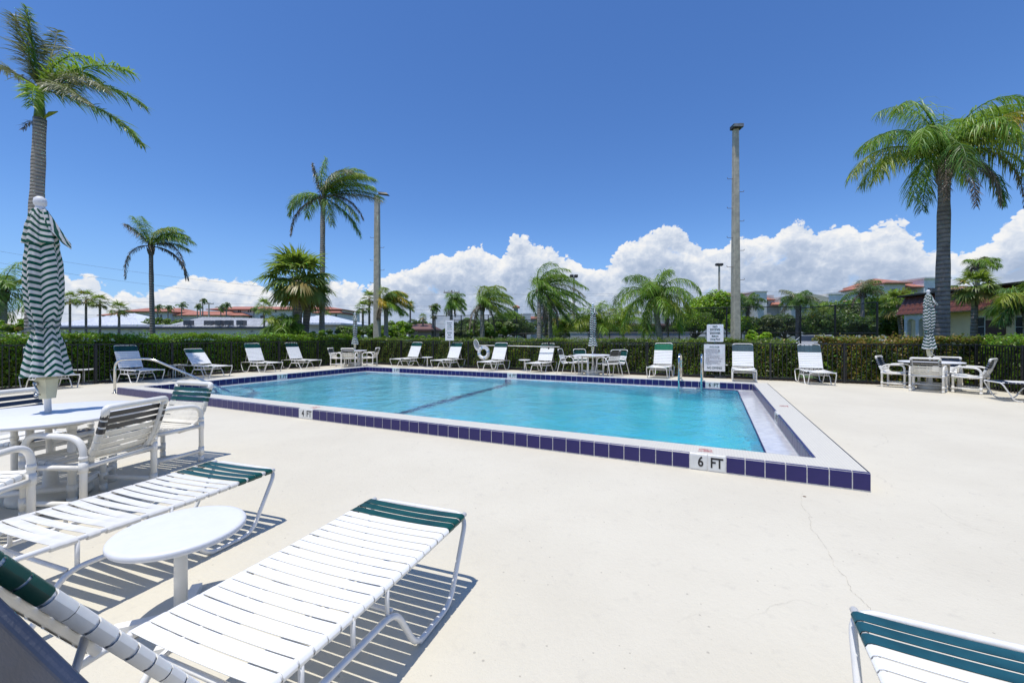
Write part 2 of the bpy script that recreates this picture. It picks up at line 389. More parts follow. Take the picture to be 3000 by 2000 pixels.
# coping: concrete-backed ring with a small mosaic top
def coping_mat():
    m = bpy.data.materials.new('coping_mosaic'); m.use_nodes = True; t = NT(m.node_tree); b = m.node_tree.nodes['Principled BSDF']
    tc = t.n('ShaderNodeTexCoord'); o = tc.outputs['Object']
    br = t.n('ShaderNodeTexBrick', offset=0.0, squash=1.0, i_Scale=1.0, i_Mortar_Size=.0022, i_Brick_Width=.026, i_Row_Height=.026, i_Color1=(.67, .635, .54, 1), i_Color2=(.63, .60, .515, 1), i_Mortar=(.54, .51, .44, 1))
    t.l(o, br.inputs['Vector']); n = t.noise(o, 1.4, 5, .6)
    c = t.mix(t.math('MULTIPLY', t.smooth(n, .45, .7), .25), br.outputs['Color'], (.55, .52, .46))
    t.l(c, b.inputs['Base Color']); b.inputs['Roughness'].default_value = .5
    bn = t.n('ShaderNodeBump', i_Strength=.4, i_Distance=.002); t.l(t.math('SUBTRACT', 1.0, br.outputs['Fac']), bn.inputs['Height']); t.l(bn.outputs[0], b.inputs['Normal'])
    return m
COPE = coping_mat()
e = .012                                                # tile thickness proud of the core
mb = M(); vs, fs = ring((OU0+e, OU1-e, OV0+e, OV1-e), (PU0-e, PU1+e, PV0-e, PV1+e), CH-.001); mb.add(vs, fs)
def skirt(a, z0, z1, flip=False):
    u0, u1, v0, v1 = a
    vs = [(u0, v0, z0), (u1, v0, z0), (u1, v1, z0), (u0, v1, z0), (u0, v0, z1), (u1, v0, z1), (u1, v1, z1), (u0, v1, z1)]
    fs = [(0, 1, 5, 4), (1, 2, 6, 5), (2, 3, 7, 6), (3, 0, 4, 7)]
    return vs, [f[::-1] for f in fs] if flip else fs
mb.add(*skirt((OU0+e, OU1-e, OV0+e, OV1-e), -.02, CH-.001)); mb.add(*skirt((PU0-e, PU1+e, PV0-e, PV1+e), -.03, CH-.001, True))
coping = uvobj('pool_coping', mb, [COPE])
# thin grout backing showing in the joints
gb = M(); g2 = .0028
gb.add(*skirt((OU0+g2, OU1-g2, OV0+g2, OV1-g2), -.01, CH-.002)); gb.add(*skirt((PU0-g2, PU1+g2, PV0-g2, PV1+g2), -.01, CH-.002, True))
part('grout', gb, GROUT, coping)
def tile_mesh(wd):
    """glazed cove tile, face towards -y, rounded top edge; origin at its lower left"""
    pr = [(0, .012), (0, CH-.022), (.0008, CH-.012), (.004, CH-.004), (.010, CH+.001), (.030, CH+.002), (.030, .012)]
    m_ = M(); n = len(pr); vs = [(.0042, y, z) for y, z in pr]+[(wd-.0042, y, z) for y, z in pr]
    fs = [(i, i+n, (i+1) % n+n, (i+1) % n) for i in range(n)]+[tuple(range(n-1, -1, -1)), tuple(range(n, 2*n))]
    m_.add(vs, fs); return m_
TP = .158
tm = {}
def tile(pos_u, pos_v, ang, wd, white=False):
    key = (round(wd, 4), white)
    if key not in tm: tm[key] = tile_mesh(wd).mesh('tile', TILEW if white else TILE, False)
    o = link('tile', tm[key], coping, (pos_u, pos_v, random.uniform(-.0006, .0006)), (random.uniform(-.004, .004), 0, ang+random.uniform(-.0012, .0012)))
    if white: o['label'] = 'white depth marker tile'
    return o
def run_tiles(u0, v0, du, dv, ang, length, signs):
    """signs: list of (start, text): two white tiles with the depth"""
    x = 0.0; marks = dict((round(a/TP), b) for a, b in signs); i = 0
    while x < length-.01:
        wd = min(TP, length-x); white = (i in marks) or (i-1 in marks)
        o = tile(u0+du*x, v0+dv*x, ang, wd, white)
        if i in marks:
            a, b = marks[i].split()
            for k, tx in enumerate((a, b)):
                c = x+TP*(k+.5) if k else x+TP*.62
                nrm = (math.sin(ang), -math.cos(ang))
                lt = text(tx, .135, coping, LETTER, (u0+du*c+nrm[0]*.0006, v0+dv*c+nrm[1]*.0006, CH*.52), (PI/2, 0, ang), 'depth_lettering', sx=.78, bold=.003)
        x += TP; i += 1
# outer near face (seen from the camera), inner far, inner left, inner right, outer left
run_tiles(OU0, OV0, 1, 0, 0.0, OU1-OU0, [(-5.88-OU0, '4 FT'), (-.166-OU0, '6 FT')])
run_tiles(PU0, PV1, 1, 0, 0.0, PU1-PU0, [(-10.24-PU0, '3 FT'), (-5.72-PU0, '4 FT'), (-.13-PU0, '6 FT')])
run_tiles(PU0, PV0, 0, 1, PI/2, PV1-PV0, [(7.90-PV0, '3 FT')])
run_tiles(PU1, PV1, 0, -1, -PI/2, PV1-PV0, [(3.9, '6 FT')])
run_tiles(OU0, OV1, 0, -1, -PI/2, 1.2, [])
# red no-diving prints on the near and right coping
def nodive(u, v, ang, s=1.0):
    r = M(); n = 28
    for k0, k1, rr in ((0, n, (.062*s, .045*s)),):
        vs = []; fs = []
        for j in range(n): a = 2*PI*j/n; c_, s_ = math.cos(a), math.sin(a); vs += [(rr[0]*c_, rr[1]*s_, 0), ((rr[0]-.009)*c_, (rr[1]-.009)*s_, 0)]
        for j in range(n): a = 2*j; b = (2*j+2) % (2*n); fs.append((a, b, b+1, a+1))
        r.add(vs, fs)
    r.box(-.055*s, .055*s, -.004, .004, 0, .0005, Matrix.Rotation(R(-40), 4, 'Z')); r.box(-.02*s, .025*s, -.012*s, -.004*s, 0, .0006, Matrix.Rotation(R(30), 4, 'Z'))
    o = part('no_diving_print', r, RED, coping, loc=(u, v, CH+.001), rot=(0, 0, ang)); o['label'] = 'faded red no diving symbol on the coping'
    text('NO DIVING', .026, o, RED, (0, -.066*s, .0), (0, 0, 0), 'lettering', bold=.0006, ext=.0003)
nodive(-.07, 4.57, 0); nodive(-5.72, 4.57, 0); nodive(1.02, 8.0, PI/2)
# dark joint along the right edge of the coping
mb = M(); mb.box(OU1-.006, OU1-.001, OV0+.02, OV1, CH-.002, CH+.0012); jt = part('edge_joint', mb, mat('dark_joint', (.16, .16, .17), .6, .1, 10), coping)
# gutter ledge
mb = M(); GR, GO = .52, .115
vs, fs = ring((PU0, PU1, PV0, PV1), (PU0+GO, GR, PV0+.02, PV1-GO), -.004)
vs = [list(v_) for v_ in vs]
for i in range(4, 8): vs[i][2] = -.012
mb.add(vs, fs); uvobj('gutter_ledge', mb, LEDGE)
mb = M(); 
lip = fillet([(GR+.004, PV0+.03, -.004), (GR+.004, PV1-GO, -.004), (GR-.9, PV1-GO+.004, -.004)], .12, 8)
mb.tube(lip, .011, 6); o = uvobj('water_edge_tiles', mb, TILE); 
# shell: walls and sloping floor
U0, U1, V0, V1 = PU0+GO, GR, PV0+.02, PV1-GO
zf = lambda u: -.95-.22*(u-U0)/(-5.6-U0) if u < -5.6 else -1.17-.75*(u+5.6)/(U1+5.6)
us = [U0+(U1-U0)*i/24 for i in range(25)]
mb = M()
for a, b in zip(us[:-1], us[1:]):
    mb.add([(a, V0, zf(a)), (b, V0, zf(b)), (b, V1, zf(b)), (a, V1, zf(a))], [(0, 1, 2, 3)])
    mb.add([(a, V1, zf(a)), (b, V1, zf(b)), (b, V1, -.012), (a, V1, -.012)], [(0, 1, 2, 3)])
    mb.add([(a, V0, zf(a)), (a, V0, -.012), (b, V0, -.012), (b, V0, zf(b))], [(0, 1, 2, 3)])
mb.add([(U0, V0, zf(U0)), (U0, V1, zf(U0)), (U0, V1, -.012), (U0, V0, -.012)], [(0, 1, 2, 3)])
mb.add([(U1, V0, zf(U1)), (U1, V0, -.012), (U1, V1, -.012), (U1, V1, zf(U1))], [(0, 1, 2, 3)])
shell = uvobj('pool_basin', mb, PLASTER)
mb = M(); lu = -5.62
mb.box(lu-.10, lu+.10, V0, V1-.004, zf(lu)+.003, zf(lu)+.012); mb.box(lu-.10, lu+.10, V1-.012, V1-.003, zf(lu), -.02)
part('lane_line', mb, TILE, shell)
for r_, zt in ((1.25, -.22), (2.0, -.50)):
    n = 18; vs = [(U0, V0, zt)]+[(U0+r_*math.cos(PI/2*j/n), V0+r_*math.sin(PI/2*j/n), zt) for j in range(n+1)]
    vs += [(x, y, zt-.3) for x, y, z in vs[1:]]
    fs = [(0, j+1, j+2) for j in range(n)]+[(j+1, j+2+n, j+3+n, j+2) for j in range(n)]
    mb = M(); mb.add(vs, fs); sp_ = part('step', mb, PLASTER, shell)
    mb = M(); mb.tube([(U0+r_*math.cos(PI/2*j/n), V0+r_*math.sin(PI/2*j/n), zt+.002) for j in range(n+1)], .022, 5); part('step_edge_tiles', mb, TILE, shell)
# water
def water_mat():
    m = bpy.data.materials.new('pool_water'); m.use_nodes = True; nt = m.node_tree; nt.nodes.clear(); t = NT(nt)
    g = t.n('ShaderNodeBsdfGlass', i_Roughness=0.0, i_IOR=1.33, i_Color=(1, 1, 1, 1)); o = t.n('ShaderNodeOutputMaterial')
    tc = t.n('ShaderNodeTexCoord'); v = tc.outputs['Object']
    h = t.math('ADD', t.math('MULTIPLY', t.noise(v, 1.6, 2, .5, .6), 1.0), t.math('MULTIPLY', t.noise(v, 7.5, 3, .55, .8), .36))
    h = t.math('ADD', h, t.math('MULTIPLY', t.noise(v, 24, 2, .5, .5), .07))
    bn = t.n('ShaderNodeBump', i_Strength=1.0, i_Distance=.030); t.l(h, bn.inputs['Height']); t.l(bn.outputs[0], g.inputs['Normal'])
    va = t.n('ShaderNodeVolumeAbsorption', i_Color=(.03, .955, .995, 1), i_Density=.44); t.l(g.outputs[0], o.inputs['Surface']); t.l(va.outputs[0], o.inputs['Volume'])
    return m
NX, NY = 60, 36; q = []
xs = np.linspace(U0+.001, U1-.001, NX); ys = np.linspace(V0+.001, V1-.001, NY); gx, gy = np.meshgrid(xs, ys)
Vv = np.stack([gx.ravel(), gy.ravel(), np.full(gx.size, -.016)], 1)
ii = np.arange(NX-1)[None, :]+NX*np.arange(NY-1)[:, None]; ii = ii.ravel(); Q = np.stack([ii, ii+1, ii+NX+1, ii+NX], 1)
wo = link('pool_water', fast_mesh('pool_water', Vv, Q, water_mat()), None, rot=(0, 0, -TH)); wo['kind'] = 'structure'; wo.data.shade_smooth()

# handrail by the steps and ladder
h0 = Vector((-9.0, 9.35, 0)); h1 = Vector((-6.74, 9.79, 0)); hp = lambda t_, z: h0.lerp(h1, t_)+Vector((0, 0, z))
hr_ = thing('handrail', 'stainless steel handrail slanting down over the curved pool steps at the left corner', 'handrail')
mb = M(); mb.tube(fillet([hp(0, .0), hp(0, .765), hp(.31, .785), hp(1.04, -.05), hp(1.12, -.35)], .2, 6), .024, 10); part('rail', mb, STEEL, hr_, True)
mb = M(); mb.lathe([(.055, .001), (.055, .008), (.028, .014)], 16, tuple(h0)); part('base_plate', mb, STEEL, hr_)
ld = thing('pool_ladder', 'stainless steel pool ladder with two upright rails below the pool rules sign', 'ladder')
for lu_ in (-.775, -.262):
    mb = M(); p = [uv(lu_, 11.98, CH*0), uv(lu_, 11.98, .80), uv(lu_, 11.16, .84), uv(lu_, 11.10, -.9)]
    mb.tube(fillet(p, .22, 7), .024, 10); part('rail', mb, STEEL, ld, True)
    mb = M(); mb.box(-.03, .03, -.02, .02, -.006, .05, Matrix.Translation(uv(lu_, 11.68, CH)) @ ROT); part('rail_bracket', mb, STEEL, ld)
for z in (-.14, -.44, -.74):
    mb = M(); mb.box(lu_-.0, lu_+.0, 0, 0, 0, 0) if 0 else None
    mb.box(-.775, -.262, 11.05, 11.14, z-.012, z+.012, ROT); part('tread', mb, PLAST, ld)

# ------------------------------------------------------------------ strap chaise lounge
def strap_mesh(w_, half, r, sag, m, name='strap', zt=.0):
    """vinyl strap across two rails at x=+-half, wrapped around them; y is its width"""
    pr = []
    for k in range(5): a = -PI*.5-PI*.62+PI*.62+(-PI*(k)/4.0*1.0); pr.append((-half+r*math.cos(-PI/2-PI*k/4), r*math.sin(-PI/2-PI*k/4)))
    pr = [(-half+r*math.cos(a), r*math.sin(a)) for a in [R(-60), R(-110), R(-150), R(-190), R(-230), R(-270)]]
    mid = [(-half+2*half*k/8, r-sag*(1-(2*k/8-1)**2)) for k in range(1, 8)]
    pr = pr+mid+[(-x, z) for x, z in pr[::-1]]
    mb = M(); n = len(pr); vs = []
    for y in (-w_/2, w_/2): vs += [(x, y, z) for x, z in pr]
    inn = [(x*(1-.0), z) for x, z in pr]
    cxs = []
    for i, (x, z) in enumerate(pr):
        c = (-half, 0) if i < 6 else ((half, 0) if i >= n-6 else (x, z-1)); d_ = Vector((c[0]-x, c[1]-z)); d_.normalize(); cxs.append((x+d_.x*.0028, z+d_.y*.0028))
    for y in (-w_/2+.001, w_/2-.001): vs += [(x, y, z) for x, z in cxs]
    fs = []
    for i in range(n-1):
        fs += [(i, i+1, n+i+1, n+i), (2*n+i, 3*n+i, 3*n+i+1, 2*n+i+1), (i, 2*n+i, 2*n+i+1, i+1), (n+i, n+i+1, 3*n+i+1, 3*n+i)]
    mb.add(vs, fs); me = mb.mesh(name, m); me.shade_smooth()
    me.set_sharp_from_angle(angle=R(40)); return me
HW = .285; RR = .0125; SR = .0165
SZ = .371
MESH = {}
def shared(key, fn):
    if key not in MESH: MESH[key] = fn()
    return MESH[key]
def make_chaise(label, theta=55, green=GREEN, body=WHITE, group=None, irregular=False, ngreen=3, hinge=1.10, hz=.012):
    root = thing('chaise_lounge', label, 'lounge chair', group=group)
    yf = .825; yh = yf-hinge; sag = .007 if theta in (54, 55, 56) else .022
    def hoop():
        mb = M(); z0 = RR
        mb.tube(fillet([(-HW-.012, .40, z0), (-HW-.012, .66, z0), (-HW-.006, yf+.02, SZ-.004), (HW+.006, yf+.02, SZ-.004), (HW+.012, .66, z0), (HW+.012, .40, z0)], .075, 6), RR, 8)
        return mb.mesh('end_hoop', FRAME, True)
    def hoop2():
        mb = M(); z0 = RR
        mb.tube(fillet([(-HW-.012, -.40, z0), (-HW-.012, -.66, z0), (-HW-.006, -yf-.02, SZ-.03), (HW+.006, -yf-.02, SZ-.03), (HW+.012, -.66, z0), (HW+.012, -.40, z0)], .075, 6), RR, 8)
        return mb.mesh('end_hoop', FRAME, True)
    def legt(s):
        mb = M(); z0 = RR; x = s*(HW+.012)
        mb.tube(fillet([(x, .55, z0), (x, .375, z0), (x, .235, .245), (x, -.235, .245), (x, -.375, z0), (x, -.55, z0)], .07, 5), RR, 8)
        return mb.mesh('leg', FRAME, True)
    def rail(s):
        mb = M(); x = s*HW
        mb.tube([(x, yf+.012, SZ), (x, .3, SZ-.012), (x, yh, SZ), (x, -.55, SZ-.015), (x, -yf-.012, SZ-.03)], RR, 8); return mb.mesh('side_rail', FRAME, True)
    link('end_hoop', shared('hoop', hoop), root); link('end_hoop', shared('hoop2', hoop2), root)
    for s in (-1, 1):
        link('leg', shared(('leg', s), lambda: legt(s)), root); link('side_rail', shared(('rail', s), lambda: rail(s)), root)
        for y in (.27, .02, -.27):
            def post():
                mb = M(); mb.tube([(0, 0, 0), (0, 0, .13)], .009, 6); return mb.mesh('weld_post', FRAME, True)
            if abs(y) < .35 or True: link('weld_post', shared('post', post), root, (s*(HW+.005), y*.72, .236))
    def brace():
        mb = M(); mb.tube([(-HW, 0, 0), (HW, 0, 0)], .010, 6); return mb.mesh('cross_brace', FRAME, True)
    link('cross_brace', shared('brace', brace), root, (0, -.23, .245)); link('cross_brace', shared('brace', brace), root, (0, .23, .245))
    pitch = .0535 if not irregular else .0615; n = int((hinge-.05)/pitch)
    gs = shared(('s', green.name, sag), lambda: strap_mesh(.0470, HW, SR, sag, green)); bs = shared(('s', body.name, sag), lambda: strap_mesh(.0470, HW, SR, sag, body))
    for i in range(n):
        y = yf-.045-i*pitch; zz = SZ-.012*math.sin(PI*min(1, (yf-y)/1.2))+.0002*(i % 2)
        o = link('strap', gs if i < ngreen else bs, root, (0, y, zz), (0, 0, random.uniform(-.008, .008) if not irregular else random.uniform(-.035, .035)))
        if i < ngreen: o['label'] = 'dark green strap'
        if irregular and i > n*.45: o.location.y += random.uniform(-.008, .008)
    # backrest: frame hinged at yh
    th = R(theta); L = .76
    B = Matrix.Translation((0, yh-.02, SZ+hz)) @ Matrix.Rotation(-th, 4, 'X')      # local -y runs up the back
    def bf():
        mb = M(); q_ = HW-.014; mb.tube(fillet([(-q_, 0, 0), (-q_, -L, 0), (q_, -L, 0), (q_, 0, 0)], .07, 6), RR, 8); return mb.mesh('back_frame', FRAME, True)
    o = link('back_frame', shared('bf', bf), root); o.matrix_local = B
    nb = int((L-.06)/pitch)
    gsb = shared(('sb', green.name), lambda: strap_mesh(.0475, HW-.014, SR, .004, green)); bsb = shared(('sb', body.name), lambda: strap_mesh(.0475, HW-.014, SR, .004, body))
    for i in range(nb):
        o = link('strap', gsb if i < ngreen else bsb, root); o.matrix_local = B @ Matrix.Translation((0, -L+.066+i*pitch, 0)) @ Matrix.Rotation(random.uniform(-.008, .008), 4, 'Z')
        if i < ngreen: o['label'] = 'dark green strap'
    # strut behind the back
    for s in (-1, 1):
        p = B @ Vector((s*(HW-.05), -.42, -.012)); mb = M(); mb.tube([p, (s*(HW-.04), yh-.02-.42*math.cos(th)-.12, SZ-.02)], .007, 6); part('back_strut', mb, FRAME, root, True)
    return root
def place(o, x, y, rz): o.location = (x, y, zw(x, y)); o.rotation_euler = (0, 0, rz); return o
fg1 = place(make_chaise('white strap chaise lounge with green end straps right of the small round table', 56, hinge=1.2, hz=.014), -.809, 1.471, R(-20.7))
fg2 = place(make_chaise('worn cream strap chaise lounge with loose skewed straps behind the small round table', 54, body=mat('worn_white_vinyl', (.76, .745, .70), .42, .10, 4), irregular=True, ngreen=4, hinge=1.2), -2.202, 2.173, R(-19.6))
fg3 = place(make_chaise('strap chaise lounge with blue green end straps cut off at the bottom right corner', 55, green=mat('blue_green_vinyl', (.012, .075, .095), .34, .15, 6), ngreen=3), 1.037, .527, R(-26.9))
# row along the left fence: foot end towards the pool; row along the back fence
proto = make_chaise('x', 62)
GRN2 = mat('bright_green_vinyl', (.012, .16, .075), .36, .12, 6)
GRY2 = mat('faded_grey_green_vinyl', (.045, .085, .10), .4, .12, 6)
protoG = make_chaise('x', 68, green=GRN2, ngreen=4); protoF = make_chaise('x', 68, green=GRY2, ngreen=4)
used = set()
def put(pr, label, x, y, rz, group, sc=1.0):
    o = pr if pr.name not in used else copy_tree(pr)
    used.add(pr.name); used.add(o.name); o['label'] = label; o['group'] = group; place(o, x, y, rz); o.scale = (sc, sc, sc); return o
gl = 'chaise lounges in a row along the left fence'; gb_ = 'chaise lounges in a row along the back fence'
U_ = Vector((CT, -ST)); V_ = Vector((ST, CT))
low = make_chaise('x', 42)
for (p, lb, pr) in [((115, 1143), 'white chaise lounge partly behind the near striped umbrella skirt', proto), ((387, 1121.8), 'white chaise lounge behind the arched steel handrail by the left fence', proto),
         ((604, 1105.6), 'white chaise lounge reclined lowest, right of the slatted side table', low), ((768, 1091), 'white chaise lounge in the left row, second from the back corner table', proto), ((888, 1081), 'white chaise lounge next to the back corner umbrella table', proto)]:
    c_ = Vector(pxd(*p))+.31*V_-.515*U_; put(pr, lb, c_.x, c_.y, -TH-PI/2+R(random.uniform(-3, 3)), gl)
for p, lb, pr, da in [((1189, 1074.5), 'white chaise lounge left of the side table near the 3 FT marker', low2 if 0 else proto, 0), ((1311, 1079.5), 'white chaise lounge below the gate must be closed sign', proto, -1), ((1450, 1086), 'white chaise lounge just right of the life ring', proto, 1),
         ((1595, 1091), 'white chaise lounge right of the side table below the net pole end', proto, -1), ((1962, 1108), 'white chaise lounge with bright green headrest straps left of the pool ladder', protoG, -3), ((2218, 1118.5), 'white chaise lounge with faded headrest straps beside the pool rules sign', protoF, -1),
         ((2439, 1127.5), 'white chaise lounge with faded headrest straps, rightmost of the back row', protoF, 3)]:
    c_ = Vector(pxd(*p))-.31*U_+.515*V_; put(pr, lb, c_.x, c_.y, -TH+PI+R(da), gb_)
flat = make_chaise('flat white chaise lounge with blue black end straps cut by the right edge', 6, green=NAVY, ngreen=5)
place(flat, 10.62, 8.12, R(66))
sag_ = None

# ------------------------------------------------------------------ small tables
def side_table(label, x, y, r=.23, h=.44, foot=True, rz=0, group='small pedestal side tables'):
    o = thing('side_table', label, 'side table', (x, y, 0), rz, group)
    def top():
        mb = M(); mb.lathe([(r-.03, h-.030), (r-.006, h-.030), (r, h-.022), (r, h-.008), (r-.006, h-.001), (r-.02, h), (.001, h)], 40); return mb.mesh('table_top', PLAST, True)
    a = link('table_top', shared(('st', r, h), top), o); a.data.set_sharp_from_angle(angle=R(50))
    mb = M(); mb.tube([(0, 0, .02), (0, 0, h-.028)], .026, 12); part('pedestal', mb, PVC, o, True)
    mb = M()
    for k in range(4): mb.box(0, r*.95, -.022, .022, .0, .028, Matrix.Rotation(k*PI/2+.4, 4, 'Z'))
    mb.lathe([(.04, .0), (.04, .034)], 12); part('foot_cross', mb, PVC, o)
    return o
side_table('round white plastic side table in the foreground between two chaise lounges', -1.525, 1.90, r=.255, h=.42, group=None)
for p, lb in [((245, 1126), 'small white pedestal table beside the chaise under the near umbrella'),
              ((1252, 1075), 'small white pedestal table between two chaises near the 3 FT marker'),
              ((1537, 1086), 'small white pedestal table behind the 4 FT marker on the far curb'),
              ((2110, 1106), 'small white pedestal table in front of the pool rules sign')]:
    x, y = pxd(*p); q_ = side_table(lb, x, y); q_.location.z = zw(x, y)
x, y = pxd(518, 1106)
o = thing('slatted_side_table', 'cream side table with curved slatted legs behind the handrail slope', 'side table', (x, y, 0), -TH); o.location.z = zw(x, y)
mb = M(); mb.bbox(-.21, .21, -.2, .2, .40, .43, .01); part('table_top', mb, CREAM, o)
for k, xx in enumerate((-.16, -.055, .055, .16)):
    for yy in (-.14, .14):
        s = xx*.35; mb = M(); mb.tube(fillet([(xx*.55, yy*.6, .40), (xx+s, yy, .22), (xx+s*1.1, yy, 0)], .1, 4), .014, 6); part('leg', mb, CREAM, o, True)

# ------------------------------------------------------------------ chairs
def make_pvc(label, dark=CHAR, body=CREAM, ndark=3, group=None):
    o = thing('pvc_chair', label, 'chair', group=group)
    W_ = .275; rp = .0215; AH = .60
    def side(s):
        mb = M(); mb.tube(fillet([(s*W_, .22, 0), (s*W_, .22, AH), (s*W_, -.22, AH-.02), (s*W_, -.22, 0)], .13, 8), rp, 12); mb.tube([(s*W_, .22, .44), (s*W_, .22, .47)], rp*1.2, 10); mb.tube([(s*W_, -.22, .42), (s*W_, -.22, .45)], rp*1.2, 10)
        for y in (.22, -.22):
            for z in (.11, .37, .015): mb.tube([(s*W_, y, z-.035 if z > .02 else 0), (s*W_, y, z+.04)], rp*1.22, 10)
        return mb.mesh('side_frame', PVC, True)
    for s in (-1, 1):
        link('side_frame', shared(('pvcs', s), lambda: side(s)), o)
        def low(): mb = M(); mb.tube([(0, -.2, 0), (0, .2, 0)], rp*.9, 8); return mb.mesh('side_stretcher', PVC, True)
        link('side_stretcher', shared('low', low), o, (s*W_, 0, .11)); link('side_stretcher', shared('low', low), o, (s*W_, 0, .365))
    def cr(): mb = M(); mb.tube([(-W_, 0, 0), (W_, 0, 0)], rp*.9, 8); return mb.mesh('cross_rail', PVC, True)
    link('cross_rail', shared('cr', cr), o, (0, -.22, .37)); link('cross_rail', shared('cr', cr), o, (0, .22, .33))
    # sling frame
    prof = [(.29, .385), (.22, .405), (.10, .385), (-.04, .355), (-.15, .365), (-.22, .42), (-.27, .52), (-.315, .65), (-.35, .775)]
    XW = .235
    def sl(s):
        mb = M(); mb.tube(fillet([(s*XW, y, z) for y, z in prof], .05, 2), .021, 10); return mb.mesh('seat_rail', PVC, True)
    for s in (-1, 1): link('seat_rail', shared(('sl', s), lambda: sl(s)), o)
    def tb():
        mb = M(); mb.tube(fillet([(-XW, -.335, .72), (-XW-.012, -.352, .785), (XW+.012, -.352, .785), (XW, -.335, .72)], .03, 4), .024, 10); return mb.mesh('top_bar', PVC, True)
    link('top_bar', shared('tb', tb), o)
    def fb(): mb = M(); mb.tube([(-XW, .29, .385), (XW, .29, .385)], .02, 8); return mb.mesh('front_bar', PVC, True)
    link('front_bar', shared('fb', fb), o)
    # straps along the profile
    P_ = [Vector((0, y, z)) for y, z in prof]; ln = [0]
    for a, b in zip(P_[:-1], P_[1:]): ln.append(ln[-1]+(b-a).length)
    n = 17; sm = shared(('ps', dark.name), lambda: strap_mesh(.038, XW, .0255, .004, dark)); sb = shared(('ps', body.name), lambda: strap_mesh(.041, XW, .0255, .004, body))
    for i in range(n):
        d_ = .03+i*(ln[-1]-.085)/(n-1)
        for k in range(len(ln)-1):
            if ln[k+1] >= d_: break
        a, b = P_[k], P_[k+1]; p = a.lerp(b, (d_-ln[k])/(ln[k+1]-ln[k])); tg = (b-a).normalized()
        isd = i >= n-ndark or i == 0
        q = link('strap', sm if isd else sb, o, p)
        yv = tg; xv = Vector((-1, 0, 0)); zv = xv.cross(yv)
        if zv.z < -.2: xv = -xv; zv = -zv
        q.matrix_local = Matrix.Translation(p) @ Matrix((xv, yv, zv)).transposed().to_4x4()
        if isd: q['label'] = 'dark strap'
    return o
def heading(a): return R(a)-PI/2           # chair front (+y) turned to world angle a
g1 = 'pvc chairs around the near left umbrella table'
A = make_pvc('white pvc chair with charcoal top straps nearest the camera at the near left table', CHAR, CREAM, 3, g1); place(A, -3.24, 3.20, heading(178))
B_ = make_pvc('white pvc chair with dark green top straps on the pool side of the left table', GREEN, CREAM, 3, g1); place(B_, -3.56, 4.16, heading(-106))
C_ = make_pvc('white pvc chair with blue black top straps beyond the near left table', NAVY, WHITE, 3, g1); place(C_, -4.30, 3.72, heading(-8))
D_ = make_pvc('white pvc chair cut off by the left edge below the near table', CHAR, WHITE, 3, g1); place(D_, -3.36, 2.42, heading(98))
g4 = 'pvc chairs around the right umbrella table'
TC = (10.35, 10.2)
pv = [B_]
def cp(src, lb, x, y, a, g):
    o = copy_tree(src); o['label'] = lb; o['group'] = g; place(o, x, y, heading(a)); return o
navy = make_pvc('x', NAVY, WHITE, 4, g4)
navy['label'] = 'white pvc chair with blue black top straps, leftmost at the right table'; place(navy, 9.98, 10.72, heading(-55))
cp(A, 'white pvc chair with charcoal straps, back to the camera, at the right table', 9.78, 9.70, 37, g4)
cp(navy, 'white pvc strap chair behind the right umbrella table, facing the pool', 11.05, 10.55, -145, g4)
cp(navy, 'white pvc strap chair seen from the side, rightmost at the right umbrella table', 10.50, 9.45, 120, g4)
g2_ = 'pvc chairs around the back corner table'
T2 = (-6.83, 17.95)
cp(A, 'pvc chair facing right at the back corner table, left of the umbrella', T2[0]-.64, T2[1]-.18, 0, g2_)
cp(A, 'pvc chair facing left at the back corner table, right of the umbrella', T2[0]+.66, T2[1]-.05, 180, g2_)
cp(A, 'pvc chair with its back to the pool in front of the back corner table', T2[0]+.02, T2[1]-.62, 96, g2_)

def make_metal(label, dark, group):
    o = thing('strap_chair', label, 'chair', group=group)
    def sd(s):
        mb = M(); x = s*.27
        mb.tube(fillet([(x+s*.03, .30, 0), (x, .20, .60), (x, -.10, .63), (x, -.24, .50), (x+s*.03, -.36, 0)], .12, 6), .0125, 8); return mb.mesh('arm_and_legs', FRAME, True)
    for s in (-1, 1): link('arm_and_legs', shared(('ms', s), lambda: sd(s)), o)
    def bk():
        mb = M(); mb.tube(fillet([(-.235, .24, .41), (-.235, -.20, .38), (-.235, -.34, .86), (.235, -.34, .86), (.235, -.20, .38), (.235, .24, .41)], .08, 6), .0125, 8, closed=False)
        mb.tube([(-.235, .24, .41), (.235, .24, .41)], .0125, 8); return mb.mesh('seat_frame', FRAME, True)
    link('seat_frame', shared('mbk', bk), o)
    sd_ = shared(('m', dark.name), lambda: strap_mesh(.046, .235, .0165, .006, dark)); sw = shared(('m', 'w'), lambda: strap_mesh(.046, .235, .0165, .006, WHITE))
    for i in range(8):
        q = link('strap', sd_ if i == 3 else sw, o, (0, .20-i*.052, .408-.0035*i))
    for i in range(8):
        q = link('strap', sd_ if i >= 5 or i == 1 else sw, o); q.matrix_local = Matrix.Translation((0, -.215-.0155*i, .435+i*.0505)) @ Matrix.Rotation(R(107), 4, 'X')
        if i >= 5: q['label'] = 'dark strap'
    return o
g3 = 'metal strap chairs around the middle umbrella table'; T3 = (2.68, 13.75)
m1 = make_metal('metal strap chair with charcoal straps, leftmost at the middle umbrella table', CHAR, g3); place(m1, T3[0]-.72, T3[1]+.33, heading(-25))
m2 = make_metal('metal strap chair with green straps behind the middle umbrella table, left of its pole', GREEN, g3); place(m2, T3[0]-.20, T3[1]+.60, heading(-75))
def cpm(src, lb, x, y, a): o = copy_tree(src); o['label'] = lb; place(o, x, y, heading(a)); return o
cpm(m1, 'metal strap chair with charcoal back right of the middle umbrella pole', T3[0]+.42, T3[1]-.42, 125)
